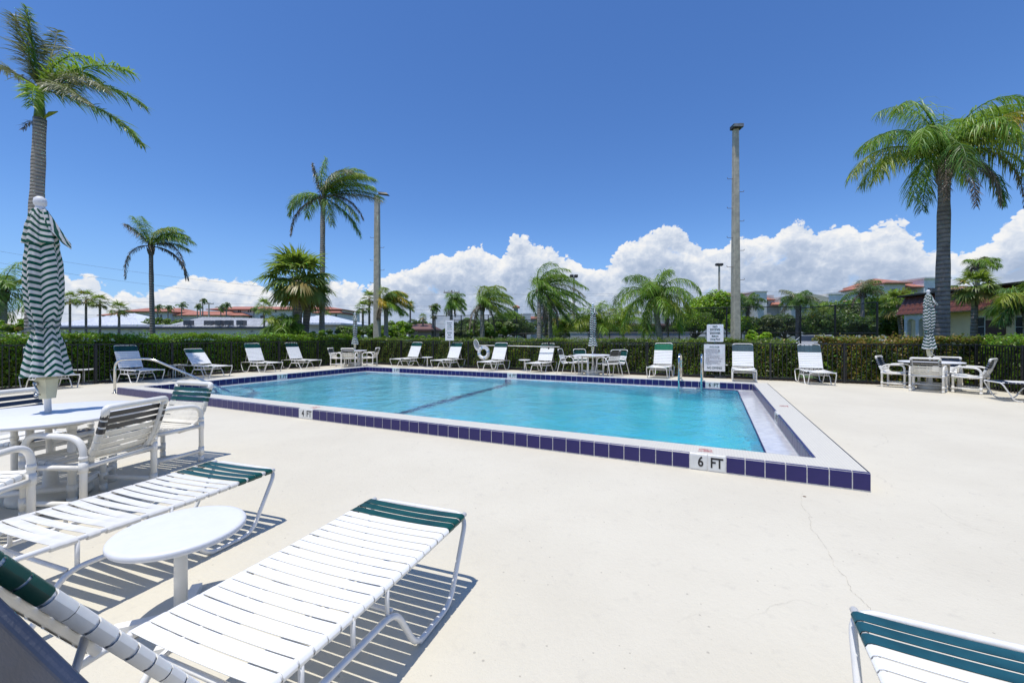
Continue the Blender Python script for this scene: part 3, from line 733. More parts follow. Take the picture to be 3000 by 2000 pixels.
cpm(m2, 'metal strap chair with green straps, rightmost at the middle umbrella table', T3[0]+.85, T3[1]+.35, 200)

# ------------------------------------------------------------------ umbrella tables
def umb_table(label, x, y, r, h, rz=0, pv=PVC):
    o = thing('umbrella_table', label, 'table', (x, y, zw(x, y)), rz, 'round umbrella tables')
    mb = M(); mb.lathe([(r-.04, h-.026), (r-.008, h-.026), (r, h-.018), (r, h-.008), (r-.008, h), (.001, h)], 56); a = part('table_top', mb, PLAST, o, True); a.data.set_sharp_from_angle(angle=R(50))
    k_ = r*.62
    for k in range(4):
        a_ = PI/4+k*PI/2; c_, s_ = math.cos(a_)*k_, math.sin(a_)*k_
        mb = M(); mb.tube([(c_, s_, 0), (c_, s_, h-.03)], .026, 10)
        for z in (0.0, .1, h-.1): mb.tube([(c_, s_, z), (c_, s_, z+.06)], .030, 10)
        part('leg', mb, pv, o, True)
    for z in (.13, h-.065):
        mb = M(); q = [(math.cos(PI/4+k*PI/2)*k_, math.sin(PI/4+k*PI/2)*k_, z) for k in range(4)]
        for k in range(4): mb.tube([q[k], q[(k+1) % 4]], .021, 8)
        part('stretcher', mb, pv, o, True)
    return o
def stripe_mat(name, freq, dark, white):
    m = bpy.data.materials.new(name); m.use_nodes = True; t = NT(m.node_tree); b = m.node_tree.nodes['Principled BSDF']
    u = t.n('ShaderNodeUVMap', uv_map='UVMap'); s_ = t.n('ShaderNodeSeparateXYZ'); t.l(u.outputs[0], s_.inputs[0])
    f = t.math('FRACT', t.math('MULTIPLY', s_.outputs[1], freq)); k = t.math('LESS_THAN', f, .47)
    tc = t.n('ShaderNodeTexCoord'); n = t.noise(tc.outputs['Object'], 7, 4, .6)
    c = t.mix(k, white, dark); c = t.mix(t.math('MULTIPLY', t.smooth(n, .4, .75), .18), c, (.25, .25, .2))
    t.l(c, b.inputs['Base Color']); b.inputs['Roughness'].default_value = .85; b.inputs['Specular IOR Level'].default_value = .2
    tr = t.n('ShaderNodeBsdfTranslucent'); t.l(c, tr.inputs['Color']); mx = t.n('ShaderNodeMixShader', i_0=.22); t.l(b.outputs[0], mx.inputs[1]); t.l(tr.outputs[0], mx.inputs[2])
    t.l(mx.outputs[0], m.node_tree.nodes['Material Output'].inputs['Surface']); return m
STR1 = stripe_mat('green_striped_canvas', 1/.050, (.007, .095, .062), (.74, .73, .71))
STR2 = stripe_mat('faded_green_striped_canvas', 1/.078, (.012, .085, .060), (.70, .71, .70))
def cloth(name, prof, folds, amp, seed, m, parent, nth=140, sub=5, slant=0.0, chev=.045, flare=1.0):
    """closed canopy: prof = [(radius, z)], folds pleats whose depth follows the radius"""
    rs = random.Random(seed); ph = [rs.uniform(0, 2*PI) for _ in range(6)]; fa = [rs.uniform(.15, 1.5) for _ in range(64)]
    rows = []
    for (r0, z0), (r1, z1) in zip(prof[:-1], prof[1:]):
        for k in range(sub): u = k/sub; rows.append((r0+(r1-r0)*(3*u*u-2*u**3), z0+(z1-z0)*u))
    rows.append(prof[-1]); V = []; UV = []
    for i, (r, z) in enumerate(rows):
        for j in range(nth):
            th = 2*PI*j/nth; w1 = th+.22*math.sin(2*th+ph[0]+z*1.3)
            tri = abs(((w1*folds/(2*PI)+ph[1]) % 1)-.5)*2          # 0..1 sawtooth across a pleat
            fi = int(math.floor(w1*folds/(2*PI)+ph[1])) % folds; ck_ = fa[fi]
            rr = r*(1-amp*tri**1.3+.05*math.sin(3*w1+ph[2]+z*2)+.03*math.sin(11*w1+ph[3]+z*5)+.02*math.sin(23*w1+z*9+ph[4]))
            zz = z+(.012*math.sin(folds*w1+ph[5]) if i == len(rows)-1 else 0)
            V.append((rr*math.cos(th), rr*math.sin(th), zz)); UV.append((j/nth, z-chev*(1-tri)*1.0*ck_+.012*math.sin(2*th+ph[1]+z*3)+slant*math.sin(th+ph[0])))
    n = nth; Fc = []
    for i in range(len(rows)-1):
        for j in range(n): Fc.append((i*n+j, i*n+(j+1) % n, (i+1)*n+(j+1) % n, (i+1)*n+j))
    me = bpy.data.meshes.new(name); me.from_pydata(V, [], Fc); me.materials.append(m); ul = me.uv_layers.new(name='UVMap')
    for p in me.polygons:
        for li in p.loop_indices: ul.data[li].uv = UV[me.loops[li].vertex_index]
    me.shade_smooth(); return link(name, me, parent)
def umbrella(label, x, y, lean, seed, m, s=1.0, rz=0.0, skirt=.155, tie=True, near=False, a0=R(-35)):
    o = thing('closed_umbrella', label, 'umbrella', (x, y, 0), rz, 'closed striped umbrellas')
    mb = M(); mb.tube([(0, 0, .02), (0, 0, 2.36)], .021, 12); part('pole', mb, PVC, o, True)
    mb = M(); mb.lathe([(.24, 0), (.25, .02), (.24, .07), (.05, .10), (.035, .28), (.022, .30)], 20); part('base', mb, CREAM, o, True)
    z0 = .98
    cloth('canopy', [(skirt, z0), (skirt*.93, z0+.05), (skirt*.76, z0+.20), (.080, z0+.385), (.090, z0+.44), (.112, z0+.58), (.118, z0+.75), (.112, z0+.92), (.094, z0+1.06), (.080, z0+1.16), (.06, z0+1.30), (.03, z0+1.36)], 6, .34, seed, m, o)
    cloth('vent_canopy', [(.108, z0+1.07), (.104, z0+1.10), (.090, z0+1.2), (.068, z0+1.29), (.05, z0+1.345), (.03, z0+1.365)], 7, .30, seed+3, m, o, chev=.03, slant=.06)
    # wind-lifted flap of the vent
    fl = M(); pts_ = [(.045, 1.345), (.090, 1.25), (.135, 1.15), (.165, 1.095)]
    V = []; UVs = []
    for k, (r_, z_) in enumerate(pts_):
        wd = [1.3, 1.15, .62, .10][k]
        for j in range(5): a = a0+wd*(j-2)/2; V.append((r_*math.cos(a), r_*math.sin(a), z0+z_-abs(j-2)*.022*(k > 0))); UVs.append((0, r_*1.0+(j-2)*.038))
    Fc = [(k*5+j, k*5+j+1, (k+1)*5+j+1, (k+1)*5+j) for k in range(3) for j in range(4)]
    me = bpy.data.meshes.new('vent_flap'); me.from_pydata(V, [], Fc); me.materials.append(m); ul = me.uv_layers.new(name='UVMap')
    for p in me.polygons:
        for li in p.loop_indices: ul.data[li].uv = UVs[me.loops[li].vertex_index]
    me.shade_smooth(); link('vent_flap', me, o)
    mb = M(); mb.lathe([(.032, 2.315), (.034, 2.345), (.029, 2.352), (.028, 2.362), (.038, 2.375), (.040, 2.40), (.035, 2.425), (.018, 2.44), (.001, 2.443)], 24); part('finial', mb, PLAST, o, True)
    if tie:
        mb = M()
        for dz, ph_ in ((0, 0), (.03, 1)):
            mb.tube([((.086+.006*math.sin(3*a+ph_))*math.cos(a), (.086+.006*math.sin(3*a+ph_))*math.sin(a), z0+.40+dz+.02*math.sin(a*1.0+ph_)) for a in [2*PI*k/24 for k in range(24)]], .0045, 5, closed=True)
        mb.tube(fillet([(.01, -.085, z0+.40), (-.04, -.11, z0+.37), (-.09, -.11, z0+.355)], .03, 3), .0045, 5); mb.tube(fillet([(.01, -.085, z0+.40), (.06, -.11, z0+.375), (.10, -.11, z0+.36)], .03, 3), .0045, 5)
        part('tie_cord', mb, GRY2, o, True)
    mb = M(); k_ = .043
    vs = [(-k_, -.05, .955), (k_, -.05, .955), (k_, .05, .955), (-k_, .05, .955), (-k_*.72, -.035, .80), (k_*.72, -.035, .80), (k_*.72, .035, .80), (-k_*.72, .035, .80), (-k_*.8, -.04, .975), (k_*.8, -.04, .975), (k_*.8, .04, .975), (-k_*.8, .04, .975)]
    mb.add(vs, [(4, 5, 1, 0), (5, 6, 2, 1), (6, 7, 3, 2), (7, 4, 0, 3), (7, 6, 5, 4), (0, 1, 9, 8), (1, 2, 10, 9), (2, 3, 11, 10), (3, 0, 8, 11), (8, 9, 10, 11)]); cb = part('crank_box', mb, BEIGE, o)
    mb = M(); mb.tube([(-.028, -.052, .925), (-.028, -.066, .925)], .017, 12); mb.tube([(-.028, -.064, .925), (.012, -.068, .84)], .007, 6); mb.tube([(.012, -.064, .84), (.012, -.10, .838)], .009, 8); part('crank_handle', mb, STEEL, cb, True)
    o.rotation_euler = (0, lean, rz); o.scale = (s, s, s); return o
TA = (-3.74, 3.34)
umb_table('round white table with a closed umbrella among pvc chairs at the near left', TA[0], TA[1], .63, .68, .35)
umbrella('closed green and white chevron striped umbrella standing in the near left table', TA[0]+.012, TA[1], R(-2.2), 4, STR1, .995, 0, a0=R(42))
umb_table('round white umbrella table among pvc chairs at the right', TC[0], TC[1], .60, .68, .6)
umbrella('closed striped umbrella in the right table in front of the big palm trunk', TC[0], TC[1], R(-1.5), 11, STR2, 1.0, 0)
umb_table('round white umbrella table among metal strap chairs behind the far curb', T3[0], T3[1], .60, .68, .2)
umbrella('closed striped umbrella in the middle table behind the pool', T3[0], T3[1], R(.5), 21, STR2, .985, 0, skirt=.16)
umb_table('round white umbrella table in the back left corner of the deck', T2[0], T2[1], .50, .68, .2)
umbrella('closed striped umbrella in the back corner table beside the concrete pole', T2[0], T2[1], 0, 31, STR2, .955, 0, skirt=.18)
# dark chair back cut off by the lower left corner
o = thing('sling_chair', 'dark navy sling chair back filling the bottom left corner', 'chair')
ex = Vector((.142, .0, -.136)).normalized(); dn = Vector((-.50, .12, -.62)).normalized(); nn = ex.cross(dn).normalized(); p0 = Vector((-.735, .62, .882))
mb = M(); vs = [p0+ex*a+dn*b+nn*c for c in (0, -.02) for b in (0, .5) for a in (-.35, .30)]
mb.add(vs, [(0, 1, 3, 2), (4, 6, 7, 5), (0, 4, 5, 1), (2, 3, 7, 6), (0, 2, 6, 4), (1, 5, 7, 3)]); 
bp_ = part('back_sling', mb, mat('dark_navy_sling', (.030, .042, .075), .45, .12, 6, bump=.15, bscale=120), o); bv = bp_.modifiers.new('bevel', 'BEVEL'); bv.width = .008; bv.segments = 3
for b, c in ((.06, 1), (.44, 1)):
    for a in (-.3, .26):
        q = p0+ex*a+dn*b; mb = M(); mb.tube([q, (q.x-.02, q.y-.03, 0)], .012, 8); part('leg', mb, NAVY, o, True)

# ------------------------------------------------------------------ fences
def fence(name, label, a, b, h=1.14, post_every=1.83, pitch=.112, off=.5):
    """a, b world points"""
    a, b = Vector(a), Vector(b); L = (b-a).length; ang = math.atan2(b.y-a.y, b.x-a.x)
    o = thing(name, label, 'fence', (a.x, a.y, zw(a.x, a.y)), ang, 'black picket fences around the deck')
    pk = shared('picket', lambda: M().box(-.008, .008, -.008, .008, .055, h-.02).mesh('picket', BLACK))
    ps = shared('fpost', lambda: M().bbox(-.028, .028, -.028, .028, 0, h+.03, .006).mesh('post', BLACK))
    k = 0; x = off*pitch
    while x < L: link('picket', pk, o, (x, 0, 0), (0, 0, random.uniform(-.02, .02))); x += pitch
    x = off
    while x <= L+.01: link('post', ps, o, (x, .0, 0)); x += post_every
    for z in (.07, h): part('rail', M().box(0, L, -.014, .014, z-.014, z+.014), BLACK, o)
    return o
cA = uv(FU0, 2.2); cB = uv(FU0, FV1); cC = uv(FU1, FV1); cD = uv(FU1, 9.5)
fence('picket_fence', 'black picket fence along the left side of the deck in front of the bright hedge', cB, cA)
fence('picket_fence', 'black picket fence along the back of the pool deck, holding the signs', cC, cB, off=.9)
fence('picket_fence', 'short black picket fence running towards the camera at the far right', cC, cD, off=.05)

# hedges -------------------------------------------------------------
def leaf_quads(P, N, size, jitter=.9, aspect=.62):
    """P (n,3) points, N (n,3) preferred normals -> vertices/quads"""
    n = len(P); Nn = N+RNG.normal(0, jitter, (n, 3)); Nn /= np.linalg.norm(Nn, axis=1)[:, None]
    a = RNG.normal(0, 1, (n, 3)); a -= Nn*(a*Nn).sum(1)[:, None]; a /= np.linalg.norm(a, axis=1)[:, None]; b = np.cross(Nn, a)
    s = size*RNG.uniform(.65, 1.3, n)[:, None]
    V = np.stack([P-a*s*.5, P+b*s*aspect*.5-a*s*.05, P+a*s*.5-Nn*s*.12, P-b*s*aspect*.5-a*s*.05], 1).reshape(-1, 3)
    return V, np.arange(n*4).reshape(n, 4)
def hedge(name, label, a, b, h, depth, mats, wts, n, gap=.30, seed=1, wob=.075):
    a, b = Vector(a), Vector(b); L = (b-a).length; ang = math.atan2(b.y-a.y, b.x-a.x)
    o = thing(name, label, 'hedge', (a.x, a.y, 0), ang)                 # local x along, y away from the deck
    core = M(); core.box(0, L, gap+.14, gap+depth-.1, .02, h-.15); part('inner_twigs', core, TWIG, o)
    rg = np.random.default_rng(seed)
    nf = int(n*.62); nt_ = int(n*.30); ne = n-nf-nt_
    def bum(x, z): return wob*(np.sin(x*2.1+seed)+.6*np.sin(x*5.3+z*3)+.5*np.sin(x*11.7-z*7))
    x = rg.uniform(0, L, nf); z = rg.uniform(.0, 1, nf)**.9*h; y = gap+np.abs(rg.normal(0, .07, nf))+bum(x, z)*.6
    P1 = np.stack([x, y, z+bum(x, 0)*.6*(z/h)], 1); N1 = np.tile([0, -1, .45], (nf, 1))
    x = rg.uniform(0, L, nt_); y = gap+rg.uniform(0, depth, nt_); P2 = np.stack([x, y, h+bum(x, y)*.9-np.abs(rg.normal(0, .05, nt_))], 1); N2 = np.tile([0, -.2, 1.], (nt_, 1))
    x = rg.uniform(0, L, ne); cl = np.sin(x*3.1+seed)*np.sin(x*7.3)
    P3 = np.stack([x, gap+rg.uniform(0, depth, ne)*.6, h+np.abs(rg.normal(0, .045, ne))*(1+.9*np.maximum(cl, 0))], 1); N3 = np.tile([0, -.3, .8], (ne, 1))
    P = np.concatenate([P1, P2, P3]); N = np.concatenate([N1, N2, N3]); pick = rg.random(len(P))
    # tips of the new growth are where the brighter leaves sit
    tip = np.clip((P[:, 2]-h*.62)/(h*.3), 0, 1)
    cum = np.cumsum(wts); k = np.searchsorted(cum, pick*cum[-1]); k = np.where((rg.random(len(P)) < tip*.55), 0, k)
    for i, mm in enumerate(mats):
        s_ = k == i
        if s_.sum() == 0: continue
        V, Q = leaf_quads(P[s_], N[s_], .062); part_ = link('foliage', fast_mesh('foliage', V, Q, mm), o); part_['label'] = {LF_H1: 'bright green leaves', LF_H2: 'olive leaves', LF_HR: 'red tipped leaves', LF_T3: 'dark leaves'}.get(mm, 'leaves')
    return o
hl = uv(FU0-.02, 0); hl2 = uv(FU0-.02, FV1+.5)
hedge('clipped_hedge', 'tall bright green clipped hedge behind the left fence', hl, hl2, 1.29, .9, [LF_H1, LF_T3, LF_H2], [.52, .26, .22], 60000, seed=3)
hedge('clipped_hedge', 'olive green hedge behind the back fence, middle stretch', uv(FU0-.4, FV1), uv(2.38, FV1), 1.12, .9, [LF_H2, LF_T3, LF_H1, LF_HR], [.50, .24, .16, .10], 58000, seed=5)
hedge('clipped_hedge', 'reddish tipped hedge behind the right end of the back fence', uv(2.85, FV1), uv(FU1+.4, FV1), 1.20, .9, [LF_HR, LF_H2, LF_T3, LF_H1], [.30, .38, .25, .07], 17000, seed=8)
hedge('clipped_hedge', 'hedge beside the short right fence', uv(FU1-.02, FV1+.7), uv(FU1-.02, 8.5), 1.24, .9, [LF_H1, LF_H2, LF_T3], [.35, .35, .3], 17000, seed=9)
# fallen leaves strip under the fence
mb = M(); mb.box(FU0-1.4, FU0-.16, 0, FV1+1.4, -.12, -.068); mb.box(FU0+.02, FU1+1.3, FV1+.125, FV1+1.4, -.12, -.074)
mulch = uvobj('planting_bed', mb, mat('leaf_mulch', (.075, .05, .03), .95, .4, 18, bump=.8, bscale=40))

# ------------------------------------------------------------------ signs, life ring, net
fr = Matrix.Translation((0, 0, 0))
def sign_board(name, label, cx_, cz0, cz1, wd, u, v=FV1-.045, rad=.02, lines=(), mm=SIGNW, post=False):
    o = thing(name, label, 'sign', tuple(uv(u, v)), -TH)
    pts_ = []
    h_ = cz1-cz0
    for (sx_, sz_, a0_) in ((1, 1, 0), (-1, 1, 90), (-1, -1, 180), (1, -1, 270)):
        for k in range(4): a = R(a0_+k*30); pts_.append((sx_*(wd/2-rad)+rad*math.cos(a), sz_*(h_/2-rad)+rad*math.sin(a)))
    n = len(pts_); zc = (cz0+cz1)/2; mb = M(); vs = [(x, -.004, zc+z) for x, z in pts_]+[(x, 0, zc+z) for x, z in pts_]
    mb.add(vs, [tuple(range(n-1, -1, -1)), tuple(range(n, 2*n))]+[(i, (i+1) % n, n+(i+1) % n, n+i) for i in range(n)]); part('plate', mb, mm, o)
    for (tx, z, size, sx_, bold, al, xo, m_) in lines:
        text(tx, size, o, m_, (xo, -.0055, zc+z), (PI/2, 0, 0), sx=sx_, bold=bold, align=al)
    return o
us_ = lambda x, v: (lambda k: (k*CT-ST)/(k*ST+CT)*v)((x-1500)/F)     # u on the line v seen at photo column x
zat = lambda x, y, v: (lambda p: EYE+(HOR-y)/F*p.y)(uv(us_(x, v), v))
v_ = FV1-.05
u1 = us_(2095, v_); s1 = sign_board('no_diving_sign', 'white rounded sign reading NO DIVING and SHOWER Before Using Pool above the back fence', 0, zat(2095, 1001, v_), zat(2095, 950, v_), .485, u1, v_, .03,
    [('NO', .205, .092, .95, .0035, 'CENTER', 0, LETG), ('DIVING', .112, .092, .95, .0035, 'CENTER', 0, LETG), ('SHOWER', -.010, .084, .88, .003, 'CENTER', 0, LETG), ('Before', -.103, .080, .9, .003, 'CENTER', 0, LETG), ('Using Pool', -.198, .080, .84, .0022, 'CENTER', 0, LETG)])
part('divider', M().box(-.19, .19, -.0055, -.004, -.002, .002, Matrix.Translation((0, 0, (zat(2095, 1001, v_)+zat(2095, 950, v_))/2+.048))), LETG, s1)
part('bracket', M().box(-.02, .02, .0, .03, .85, zat(2095, 955, v_)), BLACK, s1)
u2 = us_(2093, v_-.02)
rules = ['1. SHOWER BEFORE ENTERING POOL', '2. NO FOOD, DRINK OR GLASS', '3. BATHING LOAD OF POOL IS PERSONS', '4. NO ANIMALS IN POOL OR ON DECK', '    POOL HOURS DAWN TO DUSK', '    NO RUNNING', '5. CHILDREN MUST BE WITH AN ADULT', '    AT ALL TIMES IN THE POOL AREA', '    NO BALLS OR FLOATS IN THE POOL', '6. RESIDENTS AND GUESTS MUST OBEY RULES', '    POSTED', '7. DO NOT SWALLOW THE POOL WATER', '8. NO LIFEGUARD ON DUTY AT ANY TIME', '9. PROPER SWIM WEAR REQUIRED', '10. KEEP GATES CLOSED AND LOCKED', '      THANK YOU']
z1_, z0_ = zat(2093, 1008, v_), zat(2093, 1087, v_)
ll = [('POOL RULES', .345, .062, .8, .0015, 'CENTER', 0, LETG), ('15', .235, .055, .9, .002, 'CENTER', .13, LETTER), ('NO DIVING', -.335, .105, .80, .0025, 'CENTER', 0, LETG)]
ll += [(s_, .27-.033*i, .024, 1.0, .0, 'LEFT', -.27, LETTER) for i, s_ in enumerate(rules)]
sign_board('pool_rules_sign', 'large white pool rules board ending in NO DIVING, hung on the back fence', 0, z0_, z1_, .615, u2, v_-.0, .004, ll)
v3 = FV1-.10; u3 = us_(1317, v3)
s3 = sign_board('gate_sign', 'tall white sign reading Gate Must be CLOSED on a post above the fence', 0, zat(1317, 997, v3), zat(1317, 938, v3), .44, u3, v3, .004,
    [('Gate Must be', .325, .066, .74, .0015, 'CENTER', 0, LETG), ('CLOSED', .235, .068, .82, .002, 'CENTER', 0, LETG), ('& LOCKED', .145, .066, .78, .0018, 'CENTER', 0, LETG), ('At All Times', .055, .064, .78, .0015, 'CENTER', 0, LETG),
     ('SHOWER', -.11, .070, .84, .002, 'CENTER', 0, LETG), ('Before', -.20, .066, .84, .0018, 'CENTER', 0, LETG), ('Using Pool', -.30, .066, .80, .0018, 'CENTER', 0, LETG)])
zc3 = (zat(1317, 997, v3)+zat(1317, 938, v3))/2
part('divider', M().box(-.17, .17, -.0055, -.004, zc3-.03, zc3-.026), LETG, s3)
part('post', M().box(-.02, .02, .004, .044, 0, zc3+.3), mat('galvanised_post', (.38, .37, .33), .5, .1, 8, metal=.4), s3)
v5 = FV1-.10
p = uv(us_(1417, v5), v5); zr = zat(1417, 1033, v5)
o = thing('life_ring', 'white life ring with pale blue bands hanging on the back fence', 'life ring', (p.x, p.y, zr), -TH)
def torus(R_, r_, n=40, k=14, a0=0, a1=2*PI, sc=1.0):
    mb = M(); pth = [(R_*math.cos(a0+(a1-a0)*i/n), 0, R_*math.sin(a0+(a1-a0)*i/n)) for i in range(n+(a1-a0 < 6.2))]
    mb.tube(pth, r_, k, closed=(a1-a0) > 6.2); return mb
part('ring', torus(.215, .068), mat('white_foam', (.78, .79, .78), .5, .05, 5), o, True)
blue = mat('pale_blue_band', (.22, .42, .66), .5, .1, 8)
for k in range(4): a = k*PI/2+.25; part('band', torus(.215, .0705, 3, 14, a-.09, a+.09), blue, o, True)
part('rope', torus(.295, .008, 40, 6), PVC, o, True)
part('hook', M().tube([(0, .0, .0), (0, .08, .0)], .02, 8), BLACK, o)
v6 = FV1-.16; pa = uv(us_(1405, v6), v6); za = zat(1405, 1011, v6); pb = uv(us_(1639, v6), v6); zb = zat(1639, 1016, v6)
o = thing('skimmer_net', 'leaf skimmer net on a long white pole resting along the back fence', 'pool net')
mb = M(); mb.tube([(pa.x, pa.y, za), (pb.x, pb.y, zb)], .017, 8); part('pole', mb, PVC, o, True)
cn = uv(us_(1396, v6), v6); zn = zat(1396, 1010, v6); mb = M(); k = 20
pth = [Vector((cn.x, cn.y, zn))+uv(.12*math.cos(2*PI*i/k)-.05*math.sin(2*PI*i/k), 0, .23*math.sin(2*PI*i/k)) for i in range(k)]
mb.tube(pth, .012, 6, closed=True); part('hoop', mb, PVC, o, True)
def mesh_mat(name, col, scale, dens):
    m = bpy.data.materials.new(name); m.use_nodes = True; t = NT(m.node_tree); b = m.node_tree.nodes['Principled BSDF']; b.inputs['Base Color'].default_value = (*col, 1); b.inputs['Roughness'].default_value = .6
    tr = t.n('ShaderNodeBsdfTransparent'); mx = t.n('ShaderNodeMixShader')
    tc = t.n('ShaderNodeTexCoord'); n = t.noise(tc.outputs['Object'], scale, 2); t.l(t.math('MULTIPLY_ADD', n, .1, dens-.05), mx.inputs[0])
    t.l(tr.outputs[0], mx.inputs[1]); t.l(b.outputs[0], mx.inputs[2]); t.l(mx.outputs[0], m.node_tree.nodes['Material Output'].inputs['Surface']); return m
mb = M(); mb.add([tuple(q) for q in pth]+[tuple(Vector((cn.x, cn.y, zn-.05))+uv(0, .1, 0))], [(i, (i+1) % k, k) for i in range(k)]); part('netting', mb, mesh_mat('white_netting', (.6, .62, .66), 90, .55), o)

# ------------------------------------------------------------------ poles
def light_pole(label, x, ytop, d, w0, w1, pegs=True, head='flood', steps=None, round_=False, group='light poles beyond the hedge'):
    X0, Y0, Z1 = at(x, ytop, d); o = thing('light_pole', label, 'light pole', (X0, Y0, 0), 0, group)
    mb = M()
    if round_: mb.tube([(0, 0, 0), (0, 0, Z1)], [w0/2, w1/2], 12)
    else:
        k = .16; pr = lambda w_: [(w_/2*a, w_/2*b) for a, b in [(-1+k, -1), (1-k, -1), (1, -1+k), (1, 1-k), (1-k, 1), (-1+k, 1), (-1, 1-k), (-1, -1+k)]]
        vs = [(a, b, 0) for a, b in pr(w0)]+[(a, b, Z1) for a, b in pr(w1)]; mb.add(vs, [tuple(range(8, 16))]+[(i, (i+1) % 8, 8+(i+1) % 8, 8+i) for i in range(8)])
    part('shaft', mb, CONC, o)
    if pegs:
        z = 2.6; s = 1
        while z < Z1*.82:
            w_ = w0+(w1-w0)*z/Z1; mb = M(); mb.tube(fillet([(s*w_/2*.9, 0, z), (s*(w_/2+.26), 0, z), (s*(w_/2+.27), 0, z+.07)], .02, 2), .012, 5); part('step_peg', mb, mat('rusty_peg', (.2, .13, .09), .7), o); z += .62 if s > 0 else .8; s = -s
    if head == 'flood':
        mb = M(); mb.bbox(-.24, -.005, -.30, .1, Z1-.04, Z1+.13, .02); mb.bbox(.005, .24, -.30, .1, Z1-.03, Z1+.14, .02); part('flood_light', mb, mat('bronze_housing', (.05, .045, .04), .5), o)
        mb = M(); mb.box(-.23, .23, -.315, -.302, Z1-.03, Z1+.11); part('lens', mb, mat('glass_lens', (.3, .3, .3), .15), o)
    elif head == 'arm':
        mb = M(); mb.tube(fillet([(0, 0, Z1-.1), (0, 0, Z1+.1), (.25, 0, Z1+.13)], .08, 3), .03, 6); mb.add([(.1, -.18, Z1+.14), (.75, -.18, Z1+.06), (.75, .18, Z1+.06), (.1, .18, Z1+.14), (.1, -.15, Z1+.24), (.6, -.12, Z1+.2), (.6, .12, Z1+.2), (.1, .15, Z1+.24)],
            [(3, 2, 1, 0), (4, 5, 6, 7), (0, 1, 5, 4), (1, 2, 6, 5), (2, 3, 7, 6), (3, 0, 4, 7)]); part('lamp_head', mb, mat('bronze_housing', (.05, .045, .04), .5), o)
    elif head == 'cluster':
        mb = M()
        for k in (-1, 1): mb.bbox(k*.22-.18, k*.22+.18, -.2, .2, Z1, Z1+.25, .02)
        mb.tube([(-.35, 0, Z1-.03), (.35, 0, Z1-.03)], .03, 6); part('flood_light', mb, mat('bronze_housing', (.05, .045, .04), .5), o)
    return o
light_pole('tall grey concrete floodlight pole rising behind the no diving sign', 2155, 378, 20, .36, .225)
light_pole('concrete lamp pole left of centre with one arm lamp, beside the tall queen palm', 1105, 575, 26, .41, .29, head='arm')
light_pole('thin distant floodlight pole left of the tall concrete pole', 2107, 778, 48, .30, .20, pegs=False, head='cluster', round_=True)
light_pole('thin distant floodlight pole right of the windblown palms in the middle', 1681, 812, 42, .30, .20, pegs=False, head='cluster', round_=True)
def utility_pole(label, x, ytop, d, arm=True):
    X0, Y0, Z1 = at(x, ytop, d); o = thing('utility_pole', label, 'utility pole', (X0, Y0, 0), 0, 'wooden utility poles in the distance')
    mb = M(); mb.tube([(0, 0, 0), (0, 0, Z1)], [.22, .14], 8); part('shaft', mb, CONC, o)
    if arm:
        mb = M(); mb.box(-1.2, 1.2, -.07, .07, Z1-.45, Z1-.25); part('crossarm', mb, CONC, o)
        for k in (-1.1, -.4, .4, 1.1): part('insulator', M().tube([(k, 0, Z1-.25), (k, 0, Z1+.02)], .06, 6), CONCW, o)
    return o
utility_pole('utility pole with crossarm above the small windblown palm', 1323, 850, 62)
utility_pole('utility pole far behind the red roofs at left', 587, 888, 110)
utility_pole('utility pole with crossarm far left of the red roofed condominium', 612, 886, 105)
utility_pole('plain utility pole behind the concrete floodlight pole', 2170, 862, 60, False)
for i, (xa, ya, xb, yb, d) in enumerate([(-200, 700, 800, 842, 60), (-200, 735, 800, 872, 60), (-200, 865, 1700, 898, 75), (-200, 900, 1400, 950, 70), (1100, 908, 3200, 870, 80), (1100, 862, 2900, 838, 85), (1500, 862, 3200, 868, 90)]):
    A_ = Vector(at(xa, ya, d)); B2 = Vector(at(xb, yb, d)); mb = M(); n = 24
    mb.tube([A_.lerp(B2, k/n)+Vector((0, 0, -2.0*(1-(2*k/n-1)**2)*.3)) for k in range(n+1)], .013, 4, cap=False)
    tag(part('overhead_wire', mb, mat('black_cable', (.06, .06, .065), .6), None), 'thin overhead wire %s' % ['crossing the upper left sky', 'lower of the pair crossing the left sky', 'running low over the left condominium roofs', 'just above the white metal roofs', 'crossing low behind the middle palms', 'highest across the clouds at right', 'across the clouds behind the right palm'][i], 'wire')

# ------------------------------------------------------------------ palms
def tri_strips(base, d0, L, w_, grav, nseg=3, side=None):
    """strips: base (n,3), unit dir (n,3), length (n,), width (n,), grav (n,) droop -> quads"""
    n = len(base); up = np.array([0, 0, 1.]); p = base.copy(); d = d0.copy(); rows = []
    s = np.cross(d0, up+RNG.normal(0, .5, (n, 3))) if side is None else side; s /= (np.linalg.norm(s, axis=1)[:, None]+1e-9)
    prof = [.55, 1.0, .75, .04] if nseg == 3 else [.8, 1.0, .05]
    for k in range(nseg+1):
        rows.append(np.stack([p-s*(w_*prof[k]*.5)[:, None], p+s*(w_*prof[k]*.5)[:, None]], 1))
        p = p+d*(L/nseg)[:, None]; d = d-up*(grav/nseg)[:, None]; d /= np.linalg.norm(d, axis=1)[:, None]
    V = np.stack(rows, 1).reshape(-1, 3)               # n, nseg+1, 2
    m = (nseg+1)*2; q = []
    for k in range(nseg): q.append(np.stack([np.arange(n)*m+2*k, np.arange(n)*m+2*k+1, np.arange(n)*m+2*k+3, np.arange(n)*m+2*k+2], 1))
    return V, np.concatenate(q)
